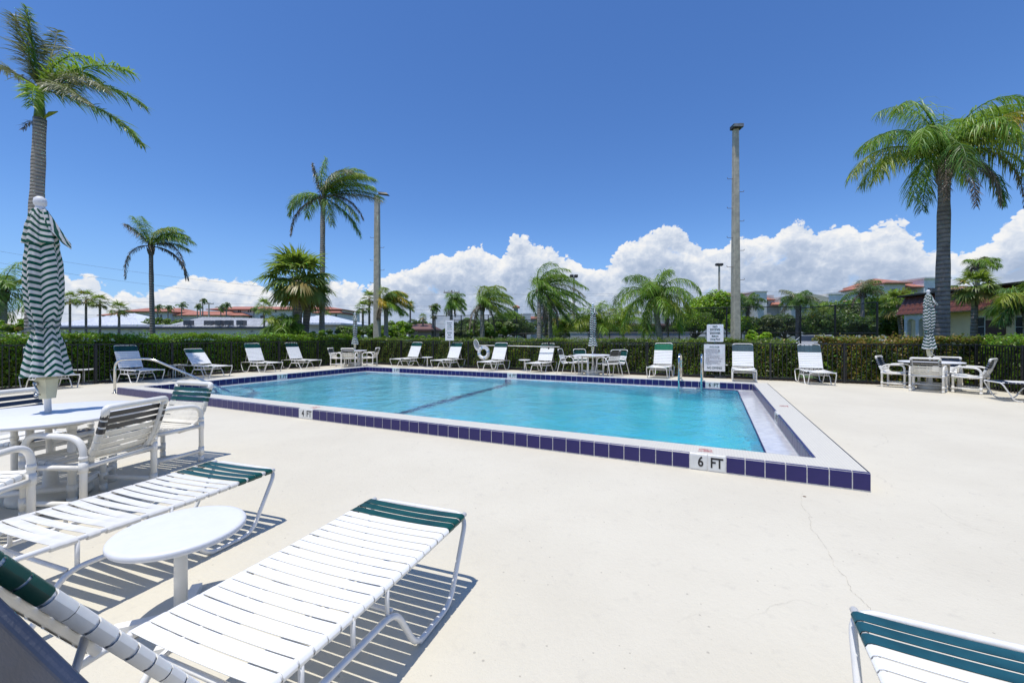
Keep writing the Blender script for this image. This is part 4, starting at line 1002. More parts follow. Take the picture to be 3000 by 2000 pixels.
def frond_data(az_, el, L, nl, ll, lw, droop, wind, lg, wkb=1.0, twist=0.0, plum=.35, bare=.14, lean=.75, hang=.25):
    """one feather frond starting at the origin"""
    d = np.array([math.cos(az_)*math.cos(el), math.sin(az_)*math.cos(el), math.sin(el)]); p = np.zeros(3); n = 14; pts_ = [p.copy()]; ds = [d.copy()]
    wv = np.array(wind, float)
    for k in range(n):
        p = p+d*L/n; pts_.append(p.copy()); u = (k+1)/n
        d = d+np.array([0, 0, -1.])*droop*(.35+1.3*u)/n+wv*(.35+1.2*u)/n*2.6; d /= np.linalg.norm(d); ds.append(d.copy())
    pts_ = np.array(pts_); ds = np.array(ds)
    tt = np.linspace(bare, .995, nl); idx = tt*n; i0 = np.clip(idx.astype(int), 0, n-1); fr_ = (idx-i0)[:, None]
    bp = pts_[i0]*(1-fr_)+pts_[i0+1]*fr_; dd = ds[i0]*(1-fr_)+ds[i0+1]*fr_; dd /= np.linalg.norm(dd, axis=1)[:, None]
    sd = np.cross(dd, [0, 0, 1.]); nn_ = np.linalg.norm(sd, axis=1)[:, None]; sd = np.where(nn_ < .15, np.array([-math.sin(az_), math.cos(az_), 0.]), sd/np.maximum(nn_, 1e-6)); upv = np.cross(sd, dd)
    Vs = []; Qs = []; off = 0
    for s in (-1, 1):
        a = RNG.normal(0, plum, nl)[:, None]
        ld_ = sd*s*np.cos(a)+upv*(np.sin(a)+.12)+dd*lean+wv*1.1+np.array([0, 0, -hang])+RNG.normal(0, .16, (nl, 3)); ld_ /= np.linalg.norm(ld_, axis=1)[:, None]
        le = ll*(np.sin(np.pi*(.12+.80*tt))**.65)*RNG.uniform(.6, 1.15, nl)
        V, Q = tri_strips(bp, ld_, le, np.full(nl, lw)*RNG.uniform(.8, 1.2, nl), np.full(nl, lg)*RNG.uniform(.35, 1.4, nl)); Vs.append(V); Qs.append(Q+off); off += len(V)
    # rachis: square tube
    rw = L*.011; k4 = []
    for i, (q_, d_) in enumerate(zip(pts_, ds)):
        s_ = np.cross(d_, [0, 0, 1.]); s_ /= (np.linalg.norm(s_)+1e-6); u_ = np.cross(s_, d_); w2 = rw*(1.5-1.3*i/n)
        k4 += [q_+s_*w2, q_+u_*w2*.7, q_-s_*w2, q_-u_*w2*.7]
    Vs.append(np.array(k4)); qq = []
    for i in range(n):
        for j in range(4): qq.append((off+i*4+j, off+i*4+(j+1) % 4, off+i*4+4+(j+1) % 4, off+i*4+4+j))
    Qs.append(np.array(qq)); return np.concatenate(Vs), np.concatenate(Qs)
def fan_data(az_, el, pet, R_, nb, droop, wind=(0, 0, 0)):
    d = np.array([math.cos(az_)*math.cos(el), math.sin(az_)*math.cos(el), math.sin(el)]); tip = d*pet+np.array([0, 0, -.06*pet*pet])
    sd = np.array([-math.sin(az_), math.cos(az_), 0.]); d2 = d+np.array([0, 0, -.35]); d2 /= np.linalg.norm(d2)
    an = np.linspace(-1.75, 1.75, nb)+RNG.normal(0, .03, nb)
    dirs = d2[None]*np.cos(an)[:, None]+sd[None]*np.sin(an)[:, None]+RNG.normal(0, .06, (nb, 3))+np.array(wind)*.3; dirs /= np.linalg.norm(dirs, axis=1)[:, None]
    le = R_*(1-.25*np.abs(an)/1.75)*RNG.uniform(.85, 1.08, nb); base = np.tile(tip, (nb, 1))
    pr = np.cross(dirs, np.cross(d2, sd)); V, Q = tri_strips(base, dirs, le, np.full(nb, R_*.085), np.full(nb, droop)*RNG.uniform(.6, 1.4, nb), 3, side=pr)
    s_ = sd*R_*.018; u_ = np.array([0, 0, R_*.012]); k4 = np.array([s_, u_, -s_, -u_, tip+s_, tip+u_, tip-s_, tip-u_]); off = len(V)
    q = np.array([(off+j, off+(j+1) % 4, off+4+(j+1) % 4, off+4+j) for j in range(4)]); return np.concatenate([V, k4]), np.concatenate([Q, q])
def trunk(parent, pts_, rad, m, bulge=None, n=12):
    P = fillet(pts_, 2.0, 6) if len(pts_) > 2 else [Vector(p) for p in pts_]
    # resample with slight unevenness
    out = []; 
    for a, b in zip(P[:-1], P[1:]):
        k = max(1, int((b-a).length/.35))
        for j in range(k): out.append(a.lerp(b, j/k))
    out.append(P[-1]); N_ = len(out); r = [rad[0]+(rad[1]-rad[0])*i/(N_-1) for i in range(N_)]; r = [x*(1+.035*math.sin(i*1.9)+.02*math.sin(i*4.1)) for i, x in enumerate(r)]
    if bulge: r = [x*(1+bulge*math.exp(-((i/N_-.42)/.22)**2)) for i, x in enumerate(r)]
    mb = M(); mb.tube(out, r, n); return part('trunk', mb, m, parent, True)
def feather_palm(name, label, base, top, rad, fr, cat='palm tree', tm_=None, group=None, lw=.028, boots=True, single=False, nl=46, spear=0, shaft=None, bl=.55, hang=.45):
    """fr: list of (azimuth deg, elevation deg, length, droop, material, leaf length, wind)"""
    o = thing(name, label, cat, (base[0], base[1], 0), 0, group); tl = Vector((top[0]-base[0], top[1]-base[1], top[2]))
    trunk(o, [(0, 0, -.1), tuple(tl*.5+Vector((tl.x*.12, 0, 0))), tuple(tl)], rad, tm_ or TR_GREY)
    crowns = {}
    for (a, e_, L, dr, m, ll_, wd) in fr:
        V, Q = frond_data(R(a), R(e_), L, nl, ll_*1.4, lw, dr, wd, 2.4, lean=.5, hang=hang)
        if single: crowns.setdefault(m, []).append((V, Q))
        else:
            f_ = link('frond', fast_mesh('frond', V, Q, m), o, tl)
            if m in (LF_Y, LF_B): f_['label'] = 'yellow frond' if m is LF_Y else 'dry brown hanging frond'
    for m, lst in crowns.items():
        off = 0; Vs = []; Qs = []
        for V, Q in lst: Vs.append(V); Qs.append(Q+off); off += len(V)
        link('crown', fast_mesh('crown', np.concatenate(Vs), np.concatenate(Qs), m), o, tl)
    if boots:
        mb = M(); r1 = rad[1]
        for k in range(22):
            a = k*2.4; u = k/21; z = -bl+u*bl*1.05; w_ = 1.0+.55*math.sin(PI*min(1, u*1.1)); l_ = bl*.42
            mb.tube([(r1*.6*math.cos(a), r1*.6*math.sin(a), z-l_*.3), (r1*w_*math.cos(a), r1*w_*math.sin(a), z+l_*.25), (r1*(w_+.35+.3*u)*math.cos(a), r1*(w_+.35+.3*u)*math.sin(a), z+l_)], [r1*.40, r1*.34, r1*.10], 6)
        part('leaf_bases', mb, mat('dry_leaf_base', (.20, .155, .11), .85, .3, 10), o, loc=tl)
    if spear:
        mb = M(); mb.tube([(0, 0, 0), (.0, .0, spear*.5), (-.03, 0, spear)], [r1*.32, r1*.18, .004], 6); part('spear_leaf', mb, LF_QD, o, loc=tl)
    return o
def ring_fronds(n, L, seed, els=(70, 10), droop=1.5, wind=(0, 0, 0), mats=((LF_Q, 1),), ll_=.5, var=.15, dead=0):
    rs = random.Random(seed); out = []
    for i in range(n):
        u = i/max(1, n-1); a = (i*137.5+rs.uniform(-12, 12)+180) % 360-180; a *= .75 if wind[0] > .2 else 1; e_ = els[0]+(els[1]-els[0])*u+rs.uniform(-7, 7)
        r = rs.random()*sum(x[1] for x in mats)
        for m, w_ in mats:
            r -= w_
            if r <= 0: break
        out.append((a, e_, L*(1+rs.uniform(-var, var))*(1 if u > .15 else .8), droop*rs.uniform(.8, 1.25), m, ll_, wind))
    for k in range(dead): out.append((rs.uniform(0, 360), -35+rs.uniform(-15, 15), L*.85, 3.5, LF_B, ll_*.55, (0, 0, 0)))
    return out
# big queen palm, right
b = at(2757, 985, 13.2); tp = at(2767, 462, 13.2); W0 = (.30, 0, 0)
fr = [(182, 48, 3.0, 2.3, LF_Q, .66, (-.05, 0, 0)), (196, 68, 3.0, 2.6, LF_Q, .66, (0, 0, 0)), (172, 30, 3.1, 2.0, LF_YG, .68, (0, 0, 0)), (186, 20, 2.9, 2.0, LF_YG, .66, (0, 0, 0)), (212, 42, 3.0, 2.6, LF_Q, .66, (.0, 0, 0)), (150, 60, 2.8, 2.6, LF_Q, .62, (0, 0, 0)), (160, 76, 2.8, 2.6, LF_Q, .6, (0, 0, 0)),
      (238, 20, 2.5, 3.0, LF_QD, .62, (0, 0, 0)), (120, 45, 2.7, 2.8, LF_QD, .62, (0, 0, 0)), (90, 70, 2.8, 2.4, LF_Q, .62, W0), (262, 66, 2.6, 2.8, LF_Q, .62, W0), (0, 70, 3.2, 2.2, LF_Q, .66, W0), (20, 58, 3.3, 2.0, LF_Q, .66, W0), (-20, 64, 3.3, 2.1, LF_Q, .66, W0), (45, 72, 3.0, 2.2, LF_Q, .66, W0),
      (5, 42, 3.3, 1.9, LF_QD, .64, W0), (40, 38, 3.0, 2.3, LF_Q, .64, W0), (-38, 50, 3.0, 1.9, LF_Y, .5, (.15, 0, 0)), (-48, 44, 2.8, 2.1, LF_Y, .5, (.12, 0, 0)), (-70, 35, 2.5, 2.9, LF_YG, .6, (0, 0, 0)), (-20, 20, 2.7, 2.6, LF_YG, .6, (0, 0, 0)), (60, 18, 2.6, 2.8, LF_QD, .6, (0, 0, 0)), (-88, 52, 2.4, 3.2, LF_Q, .6, (0, 0, 0)),
      (250, -12, 2.6, 3.4, LF_B, .28, (0, 0, 0)), (225, 0, 2.5, 3.6, LF_B, .28, (0, 0, 0)), (300, -15, 2.3, 3.6, LF_B, .28, (0, 0, 0)), (-12, 25, 3.3, 4.4, LF_B, .20, (.1, 0, 0)), (335, -5, 2.3, 3.4, LF_QD, .5, (0, 0, 0)), (200, 5, 2.5, 3.2, LF_Q, .6, (0, 0, 0))]
fr = [(a, e_, L*1.03, dr, m, ll_, wd) for a, e_, L, dr, m, ll_, wd in fr]
feather_palm('queen_palm', 'large queen palm with drooping green and yellow fronds at the right edge', b, tp, (.205, .14), fr, bl=.85, hang=.75, tm_=TR_DARK, nl=112, lw=.022, spear=1.5)
# big royal-like palm, left
b = at(95, 985, 11.6); tp = at(117, 348, 11.6)
o = thing('royal_palm', 'tall palm with a smooth green crownshaft and windblown fronds at the left edge', 'palm tree', (b[0], b[1], 0)); tl = Vector((tp[0]-b[0], tp[1]-b[1], tp[2]))
trunk(o, [(0, 0, -.1), (tl.x*.4-.02, 0, tl.z*.45), tuple(tl)], (.175, .135), TR_GREY, bulge=.12)
mb = M(); mb.lathe([(.125, 0), (.115, .15), (.088, .45), (.078, .75), (.05, .95)], 16); part('crownshaft', mb, mat('green_crownshaft', (.09, .17, .03), .4, .1, 3, col2=(.06, .12, .02)), o, True, loc=tl)
tc_ = tl+Vector((0, 0, .82)); tc_.x -= .0
for a, e_, L, dr, m, ll_, wd, lw_ in [(185, 74, 2.15, -.1, LF_SIL, .55, (-.10, 0, 0), .030), (170, 80, 2.2, -.1, LF_SIL, .50, (-.08, 0, .0), .030), (200, 84, 2.3, -.2, LF_QD, .35, (-.10, 0, .1), .028), (100, 72, 2.3, -.1, LF_SIL, .45, (-.1, 0, 0), .03),
        (190, 38, 1.9, .8, LF_SIL, .35, (-.1, 0, 0), .026), (0, 66, 2.2, 2.4, LF_Q, .35, (.35, 0, 0), .03), (20, 60, 1.9, 2.6, LF_Q, .30, (.35, 0, 0), .03), (-5, 30, 2.9, 1.25, LF_Q, .60, (.3, 0, .1), .036), (10, 22, 2.8, 1.35, LF_QD, .55, (.3, 0, .0), .034),
        (-20, 10, 2.9, 1.0, LF_SIL, .5, (.3, 0, 0), .032), (-28, -5, 2.9, .9, LF_SIL, .45, (.25, 0, 0), .032), (30, 0, 2.6, 1.5, LF_QD, .5, (.2, 0, 0), .034), (-50, -10, 1.6, 1.8, LF_Q, .45, (.1, 0, 0), .032)]:
    V, Q = frond_data(R(a), R(e_), L, 130, ll_*1.1, lw_*.8, dr, (wd[0]*.6, 0, wd[2]), 1.0, bare=.06, lean=.6); f_ = link('frond', fast_mesh('frond', V, Q, m), o, tc_)
mb = M(); mb.tube([(.12, 0, .02), (.32, -.02, .14), (.50, 0, .20)], [.02, .05, .012], 8); part('flower_sheath', mb, LF_YG, o, loc=tl)
V, Q = frond_data(R(190), R(-15), .45, 20, .2, .02, 1.5, (0, 0, 0), 1.2); link('frond', fast_mesh('frond', V, Q, LF_B), o, tl+Vector((-.1, 0, -.05)))['label'] = 'withered stub of a frond'
# tall windblown queen palm
WN = (.85, 0, .05); b = at(942, 985, 22); tp = at(946, 578, 22)
fr = [(-10, 78, 3.0, 1.5, LF_Q, .6, WN), (20, 66, 3.1, 1.4, LF_Q, .6, WN), (0, 55, 3.2, 1.2, LF_Q, .62, WN), (-30, 60, 3.0, 1.4, LF_YG, .6, WN), (40, 50, 3.0, 1.4, LF_Q, .6, WN), (-15, 38, 3.1, 1.3, LF_Q, .6, WN), (15, 30, 3.2, 1.3, LF_QD, .6, WN), (60, 70, 2.6, 1.2, LF_QD, .6, WN), (-60, 62, 2.6, 1.2, LF_SIL, .55, WN),
      (170, 80, 2.2, .6, LF_Q, .45, (.25, 0, 0)), (185, 70, 1.9, .7, LF_B, .35, (.15, 0, 0)), (175, 28, 2.3, 2.2, LF_Q, .5, (.05, 0, 0)), (195, 10, 2.2, 2.4, LF_QD, .5, (.05, 0, 0)), (150, 15, 1.9, 2.6, LF_Q, .5, (.05, 0, 0)),
      (-20, -5, 2.8, 1.7, LF_QD, .5, (.12, 0, 0)), (10, -25, 2.8, 1.6, LF_QD, .5, (.10, 0, 0)), (-50, -30, 2.2, 2.0, LF_QD, .5, (.1, 0, 0)), (190, -15, 2.9, 2.8, LF_B, .25, (.06, 0, 0)), (-5, 10, 2.8, 2.4, LF_B, .28, (.2, 0, 0)), (0, 15, 3.2, 1.1, LF_SIL, .5, WN)]
feather_palm('queen_palm', 'tall windblown queen palm standing left of the concrete lamp pole', b, tp, (.15, .115), fr, nl=130, lw=.022)
# small windblown palm with hanging dead fronds
b = at(449, 985, 24); tp = at(442, 722, 24)
fr = [(0, 60, 2.5, 1.9, LF_Q, .55, WN), (20, 50, 2.5, 1.9, LF_Q, .55, WN), (-20, 40, 2.6, 1.8, LF_Q, .55, WN), (40, 65, 2.3, 1.8, LF_QD, .55, WN), (-40, 70, 2.3, 1.8, LF_YG, .5, WN), (5, 25, 2.3, 1.8, LF_YG, .5, WN), (0, 75, 2.4, 1.7, LF_Q, .55, WN),
      (175, 62, 2.2, .5, LF_Q, .45, (0, 0, 0)), (190, 55, 1.9, .8, LF_B, .4, (0, 0, 0)), (160, 70, 2.1, .7, LF_Q, .45, (0, 0, 0)), (-10, 20, 3.3, 3.2, LF_B, .26, (.05, 0, 0)), (10, -5, 3.0, 2.8, LF_B, .26, (.08, 0, 0)), (30, 0, 2.8, 3.6, LF_B, .26, (0, 0, 0)), (180, 10, 2.9, 4.6, LF_B, .22, (.12, 0, 0))]
feather_palm('queen_palm', 'small windblown palm with dead hanging fronds in front of the metal roofs at left', b, tp, (.14, .10), fr, tm_=TR_DARK, nl=105, lw=.025)
# middle palms
WM = (.70, 0, .03)
def midpalm(lb, x, y1, d, L, seed, n=15, wind=WM, x0=None, mats=((LF_Q, 6), (LF_QD, 2), (LF_YG, 1)), dead=2, r=.15, ll_=.5, els=(80, -12), dr=2.0, single=False, name='queen_palm', nl=76, lw=.026, tm_=None, ylow=985):
    b = at(x if x0 is None else x0, ylow, d); tp = at(x, y1, d)
    return feather_palm(name, lb, b, tp, (r*1.15, r*.85), ring_fronds(n, L, seed, els, dr, wind, mats, ll_, dead=dead), nl=nl, lw=lw, single=single, tm_=tm_, boots=not single)
midpalm('windblown queen palm with yellow lower fronds just right of the concrete lamp pole', 1131, 882, 26, 1.6, 3, 20, mats=((LF_Q, 4), (LF_YG, 3), (LF_Y, 1.5)), r=.14)
midpalm('windblown queen palm right of the gate sign with a yellow frond at its left', 1413, 888, 27, 2.5, 5, 20, mats=((LF_Q, 7), (LF_YG, 2), (LF_QD, 1)), dead=3)
midpalm('large windblown queen palm in the middle with a pinkish flower sheath', 1580, 850, 25, 3.0, 7, 23, dead=3, r=.14, mats=((LF_QD, 4), (LF_Q, 5), (LF_SIL, 1)))
midpalm('dark skirted palm crowded against the right of the large middle palm', 1612, 880, 28, 2.3, 8, 14, dead=5, r=.14, mats=((LF_QD, 5), (LF_SIL, 2)), els=(50, -40))
midpalm('queen palm with a leaning trunk and long drooping fronds right of the middle umbrella', 1918, 872, 22, 2.6, 12, 22, wind=(.10, 0, 0), x0=1946, dead=3, r=.155, mats=((LF_Q, 7), (LF_YG, 1), (LF_QD, 2)), dr=2.5, ll_=.62, nl=90)
midpalm('small windblown palm beside the utility pole, above the gate sign', 1322, 886, 36, 1.5, 15, 18, wind=(.35, 0, 0), dead=2, r=.14, mats=((LF_Q, 3), (LF_QD, 3)))
midpalm('dark coconut palm in front of the right condominium', 2336, 880, 34, 1.65, 18, 16, wind=(.1, 0, 0), els=(70, -10), dead=1, mats=((LF_QD, 3), (LF_SIL, 1)), r=.14, name='coconut_palm', dr=1.6, tm_=TR_DARK)
midpalm('dark palm half hidden behind the tall concrete pole', 2190, 888, 36, 1.5, 19, 13, wind=(.2, 0, 0), mats=((LF_QD, 3),), name='coconut_palm', dead=1, r=.14, tm_=TR_DARK)
midpalm('coconut palm top rising out of the trees left of the red mansard roof', 2527, 858, 34, 1.7, 20, 12, wind=(.25, 0, 0), mats=((LF_QD, 3), (LF_SIL, 1)), name='coconut_palm', dead=1, r=.14, els=(75, 10), dr=1.5)
midpalm('slender coconut palm against the clouds right of the big queen palm', 2863, 772, 30, 1.35, 23, 9, wind=(.22, 0, .0), mats=((LF_Q, 3), (LF_SIL, 1)), name='coconut_palm', dead=2, r=.15, els=(60, -5), dr=1.7)
midpalm('coconut palm at the left edge below the tall palm', 8, 852, 20, 2.1, 24, 16, wind=(.2, 0, 0), mats=((LF_Q, 3), (LF_QD, 2), (LF_YG, 1)), name='coconut_palm', dead=2, r=.16, els=(75, -30), dr=1.8)
midpalm('feathery palm tips at the right edge over the red roof', 3010, 882, 15, 1.2, 25, 10, wind=(0, 0, 0), mats=((LF_YG, 1), (LF_QD, 2)), dead=1, r=.12)
for i, (x, y1, d, L, lb) in enumerate([(1752, 948, 24, 1.6, 'bushy low palm behind the middle umbrella'), (1826, 948, 27, 1.7, 'bushy low palm left of the leaning queen palm'), (830, 962, 19, .9, 'low feathery palm clump left of the sabal palm trunk'), (2405, 925, 36, 1.5, 'low palm among shrubs right of the dark coconut palm'), (1655, 955, 30, 1.3, 'low palm behind the hedge right of the middle palms')]):
    midpalm(lb, x, y1, d, L, 40+i, 16, wind=(.05, 0, 0), mats=((LF_Q, 3), (LF_YG, 2), (LF_Y, .3)), dead=0, r=.1, els=(85, 5), dr=1.5, name='areca_palm', nl=60)
# sabal palms
def sabal(lb, x, y1, d, rad, n, seed, r=.16, mats=((LF_S, 5), (LF_SG, 1)), x0=None, single=False, base=985, nb=26, name='sabal_palm', wind=(0, 0, 0), group=None, full=1.0):
    b = at(x if x0 is None else x0, base, d); tp = at(x, y1, d); o = thing(name, lb, 'palm tree', (b[0], b[1], 0), 0, group); tl = Vector((tp[0]-b[0], 0, tp[2]))
    trunk(o, [(0, 0, -.1), tuple(tl*.5), tuple(tl)], (r*1.1, r), TR_FAR if d > 30 else TR_DARK); rs = random.Random(seed); Vs = {}
    for i in range(n):
        u = (i+.5)/n; a = R(i*137.5+rs.uniform(-10, 10)); e_ = R(80-(125*full)*u+rs.uniform(-8, 8)); rr = rs.random()*sum(q[1] for q in mats)
        for m, w_ in mats:
            rr -= w_
            if rr <= 0: break
        if u > .82 and rs.random() < .5: m = LF_SG
        V, Q = fan_data(a, e_, rad*.52*rs.uniform(.8, 1.1), rad*.56*rs.uniform(.85, 1.1), nb, 1.0+.5*u, wind)
        if single: Vs.setdefault(m, []).append((V, Q))
        else: link('frond', fast_mesh('frond', V, Q, m), o, tl)
    for m, lst in Vs.items():
        off = 0; a_ = []; q_ = []
        for V, Q in lst: a_.append(V); q_.append(Q+off); off += len(V)
        link('crown', fast_mesh('crown', np.concatenate(a_), np.concatenate(q_), m), o, tl)
    return o
sabal('large round headed sabal palm left of the tall queen palm', 872, 822, 20, 1.95, 46, 2, r=.19, nb=30)
sabal('second sabal palm crowded behind the large round headed one', 905, 858, 21, 1.5, 30, 6, r=.16, x0=886)
sabal('sabal palm in front of the red mansard roof at right', 2857, 845, 17.5, 1.0, 34, 9, r=.105, x0=2850)
sabal('sabal palm among dark shrubs left of the yellow building', 2632, 893, 24, 1.15, 28, 10, r=.11, x0=2648)
gs_ = 'distant small palms'
for i, (x, y1, d, rad, lb) in enumerate([(205, 878, 50, 1.1, 'sabal palm on the far left of the row above the white hip roof'), (252, 876, 50, 1.4, 'middle sabal palm of the trio above the white hip roof'), (293, 884, 50, 1.2, 'right sabal palm of the trio above the white hip roof'), (349, 908, 48, 1.25, 'sabal palm in front of the three arched windows'),
        (774, 902, 60, 1.7, 'golden fan palm left of the large sabal palm'), (1063, 903, 45, 1.1, 'fan palm just left of the concrete lamp pole'), (1082, 875, 46, 1.15, 'taller fan palm behind the concrete lamp pole'), (1202, 895, 60, .9, 'thin tall fan palm right of the yellowing queen palm'), (1239, 930, 60, .75, 'squat fan palm over the dark red roof'),
        (1271, 925, 60, .75, 'fan palm right of the dark red roofed house'), (1958, 905, 50, 1.0, 'fan palm behind the leaning queen palm'), (958, 925, 60, .8, 'small fan palm in front of the white condominium end')]):
    sabal(lb, x, y1, d, rad*1.1, 22, 60+i, r=.115, single=True, nb=18, group=gs_)
for i, (x, y1, d, L, lb) in enumerate([(462, 900, 95, 1.3, 'tiny palm right of the small windblown palm trunk'), (492, 901, 95, 1.3, 'tiny palm over the red roofs, second from left'), (532, 895, 95, 1.5, 'tiny leaning palm above the metal roof ridge'), (578, 898, 95, 1.3, 'tiny palm left of the tallest distant palm'),
        (594, 880, 95, 1.1, 'tallest of the tiny distant palms beyond the metal roof'), (647, 903, 95, 1.4, 'tiny palm right of the distant utility pole'), (663, 894, 95, 1.2, 'taller tiny palm right of the distant utility pole'), (744, 905, 95, 1.0, 'tiny palm before the white condominium'), (1268, 900, 60, 1.2, 'thin bent palm right of the squat fan palm')]):
    midpalm(lb, x, y1, d, L, 80+i, 11, wind=(.3, 0, 0), dead=0, r=.12, single=True, nl=18, lw=.09, ll_=.45, mats=((LF_QD, 2), (LF_SIL, 1)))

# ------------------------------------------------------------------ broadleaf trees and shrubs
def leaf_tree(name, label, x, ytop, ybot, d, halfw, mats, seed, cat='tree', n=5200, size=.16, depth=None, trunk_r=.16, clumps=26, flat=.0, group=None, low=0.0):
    if cat == 'tree': halfw *= 1.25; n = int(n*1.35); clumps = int(clumps*1.4)
    X0, Y0, Zt = at(x, ytop, d); Zb = max(low, at(x, ybot, d)[2]); rs = np.random.default_rng(seed)
    o = thing(name, label, cat, (X0, Y0, 0), 0, group); cz = (Zt+Zb)/2; rz_ = (Zt-Zb)/2; rx = halfw; ry = depth or halfw*.8
    c = rs.normal(0, 1, (clumps, 3)); c /= np.linalg.norm(c, axis=1)[:, None]; c *= rs.uniform(.25, .74, (clumps, 1)); c = c*[rx, ry, rz_]+[0, 0, cz]
    cr = rs.uniform(.20, .36, clumps)*min(rx, rz_*1.3)
    k = rs.integers(0, clumps, n); q = rs.normal(0, 1, (n, 3)); q /= np.linalg.norm(q, axis=1)[:, None]; rad = rs.uniform(.55, 1.08, (n, 1))**.6
    P = c[k]+q*rad*cr[k][:, None]*[1.25, 1.25, .85]; P[:, 2] = np.maximum(P[:, 2], .02)
    N = q+np.array([0, 0, .5]); mk = (rs.random(clumps)*sum(w_ for _, w_ in mats)); cum = np.cumsum([w_ for _, w_ in mats]); mi = np.searchsorted(cum, mk)[k]
    mi = np.where(rs.random(n) < .12, rs.integers(0, len(mats), n), mi)
    for i, (m, _) in enumerate(mats):
        s = mi == i
        if s.sum(): V, Q = leaf_quads(P[s], N[s], size, .55, .75); f_ = link('crown', fast_mesh('crown', V, Q, m), o)
    if trunk_r:
        mb = M(); mb.tube([(0, 0, -.1), (.05, 0, Zb*.6+.3), (0, 0, cz)], [trunk_r, trunk_r*.8, trunk_r*.4], 8)
        for j in range(0, clumps, 3): e_ = c[j]; mb.tube([(0, 0, Zb*.6+.3), tuple(np.array([0, 0, Zb*.5+.3])*.4+e_*.6), tuple(e_)], [trunk_r*.5, trunk_r*.3, trunk_r*.1], 5)
        part('trunk', mb, BARK, o, True)
    return o
T = leaf_tree
T('leafy_tree', 'bright lime green tree left of the tall concrete pole', 2085, 846, 965, 40, 2.3, [(LF_T2, 5), (LF_T1, 1)], 1, n=14000, size=.19, clumps=70)
T('leafy_tree', 'bright green low branches right of the tall concrete pole', 2165, 918, 985, 36, 1.3, [(LF_T2, 3), (LF_T1, 1)], 2, n=3500)
T('leafy_tree', 'lime green lower tree behind the no diving sign', 2035, 905, 985, 38, 1.8, [(LF_T2, 3), (LF_T1, 2)], 3, n=4500)
T('leafy_tree', 'olive tree left of the bright lime tree', 1990, 938, 990, 44, 1.6, [(LF_T1, 2), (LF_T3, 2)], 4, n=3500)
T('leafy_tree', 'round green tree right of the gate sign', 1380, 922, 990, 55, 3.4, [(LF_T1, 3), (LF_T3, 2)], 5, n=6000, size=.25)
T('leafy_tree', 'tallest green tree between the two middle queen palms', 1478, 905, 990, 55, 2.9, [(LF_T1, 3), (LF_T2, 1), (LF_T3, 1)], 6, n=6500, size=.25)
T('leafy_tree', 'wide green tree under the red rooftop tower', 1540, 925, 990, 60, 3.0, [(LF_T1, 3), (LF_T3, 1)], 7, n=5000, size=.25)
T('leafy_tree', 'green tree right of the thin floodlight pole in the middle', 1718, 912, 985, 50, 2.2, [(LF_T1, 3), (LF_T2, 1.5)], 8, n=5000, size=.22)
T('leafy_tree', 'grey green tree behind the stop sign', 1640, 935, 995, 46, 2.4, [(LF_T4, 3), (LF_T1, 1)], 9, n=4500, size=.2)
T('leafy_tree', 'grey leaved tree right of the gate sign behind the tennis fence', 1352, 950, 995, 40, 1.5, [(LF_T4, 3), (LF_T3, 1)], 10, n=3500)
T('leafy_tree', 'light green small tree left of the dark red roof', 1170, 935, 985, 38, 1.6, [(LF_T1, 2), (LF_T2, 2)], 11, n=4500, size=.18)
T('leafy_tree', 'dark green trees behind the red roofed house', 1215, 935, 985, 66, 3.6, [(LF_T3, 2), (LF_T1, 2)], 12, n=4500, size=.28)
T('leafy_tree', 'dark leafy tree behind the corner umbrella', 1020, 948, 990, 30, 1.5, [(LF_T3, 3), (LF_T1, 1)], 13, n=4500)
T('leafy_tree', 'olive shrubby tree right of the corner umbrella', 1108, 945, 990, 34, 1.9, [(LF_T1, 2), (LF_T4, 1)], 14, n=4500)
T('leafy_tree', 'dark tree mass below the right condominium, left part', 2235, 914, 990, 40, 2.0, [(LF_T3, 2), (LF_T4, 2)], 15, n=6500, size=.2)
T('leafy_tree', 'dark tree mass below the right condominium, middle part', 2300, 916, 990, 44, 2.2, [(LF_T3, 2), (LF_T4, 1), (LF_T1, 1)], 16, n=6500, size=.2)
T('leafy_tree', 'dark tree below the curved parapet of the right condominium', 2390, 914, 990, 46, 2.4, [(LF_T3, 2), (LF_T1, 1)], 17, n=6500, size=.22)
T('leafy_tree', 'tall leafy tree left of the mansard roofed building', 2490, 860, 990, 38, 2.1, [(LF_T1, 3), (LF_T4, 2)], 18, n=9000, size=.2, clumps=36)
T('leafy_tree', 'broad mid green tree under the hip roofed tower', 2555, 850, 990, 40, 2.2, [(LF_T1, 3), (LF_T3, 1)], 19, n=9000, size=.2, clumps=36)
T('leafy_tree', 'lighter green tree touching the mansard roof', 2625, 838, 985, 34, 2.0, [(LF_T1, 2), (LF_T2, 1)], 20, n=8000, size=.18, clumps=32)
T('leafy_tree', 'dark undergrowth tree left of the arched porch', 2620, 915, 990, 25, 1.3, [(LF_T3, 4), (LF_T1, .6)], 21, n=6500, size=.15)
T('leafy_tree', 'dark undergrowth tree behind the tennis fence gate', 2540, 915, 990, 27, 1.5, [(LF_T3, 3), (LF_T1, 1)], 22, n=6000, size=.15)
T('leafy_tree', 'green tree behind the small windblown palm trunk', 480, 928, 975, 66, 3.2, [(LF_T1, 2), (LF_T3, 1)], 23, n=4000, size=.3)
T('leafy_tree', 'distant tree line at the middle left', 1300, 955, 988, 75, 4.5, [(LF_T3, 1), (LF_T1, 1)], 24, n=4000, size=.32)
T('leafy_tree', 'distant tree line behind the leaning palm', 1870, 940, 988, 70, 5.5, [(LF_T3, 1), (LF_T1, 2)], 25, n=5500, size=.32)
T('leafy_tree', 'distant tree line behind the middle umbrella', 1770, 935, 988, 70, 4.5, [(LF_T3, 1), (LF_T1, 2)], 26, n=5000, size=.32)
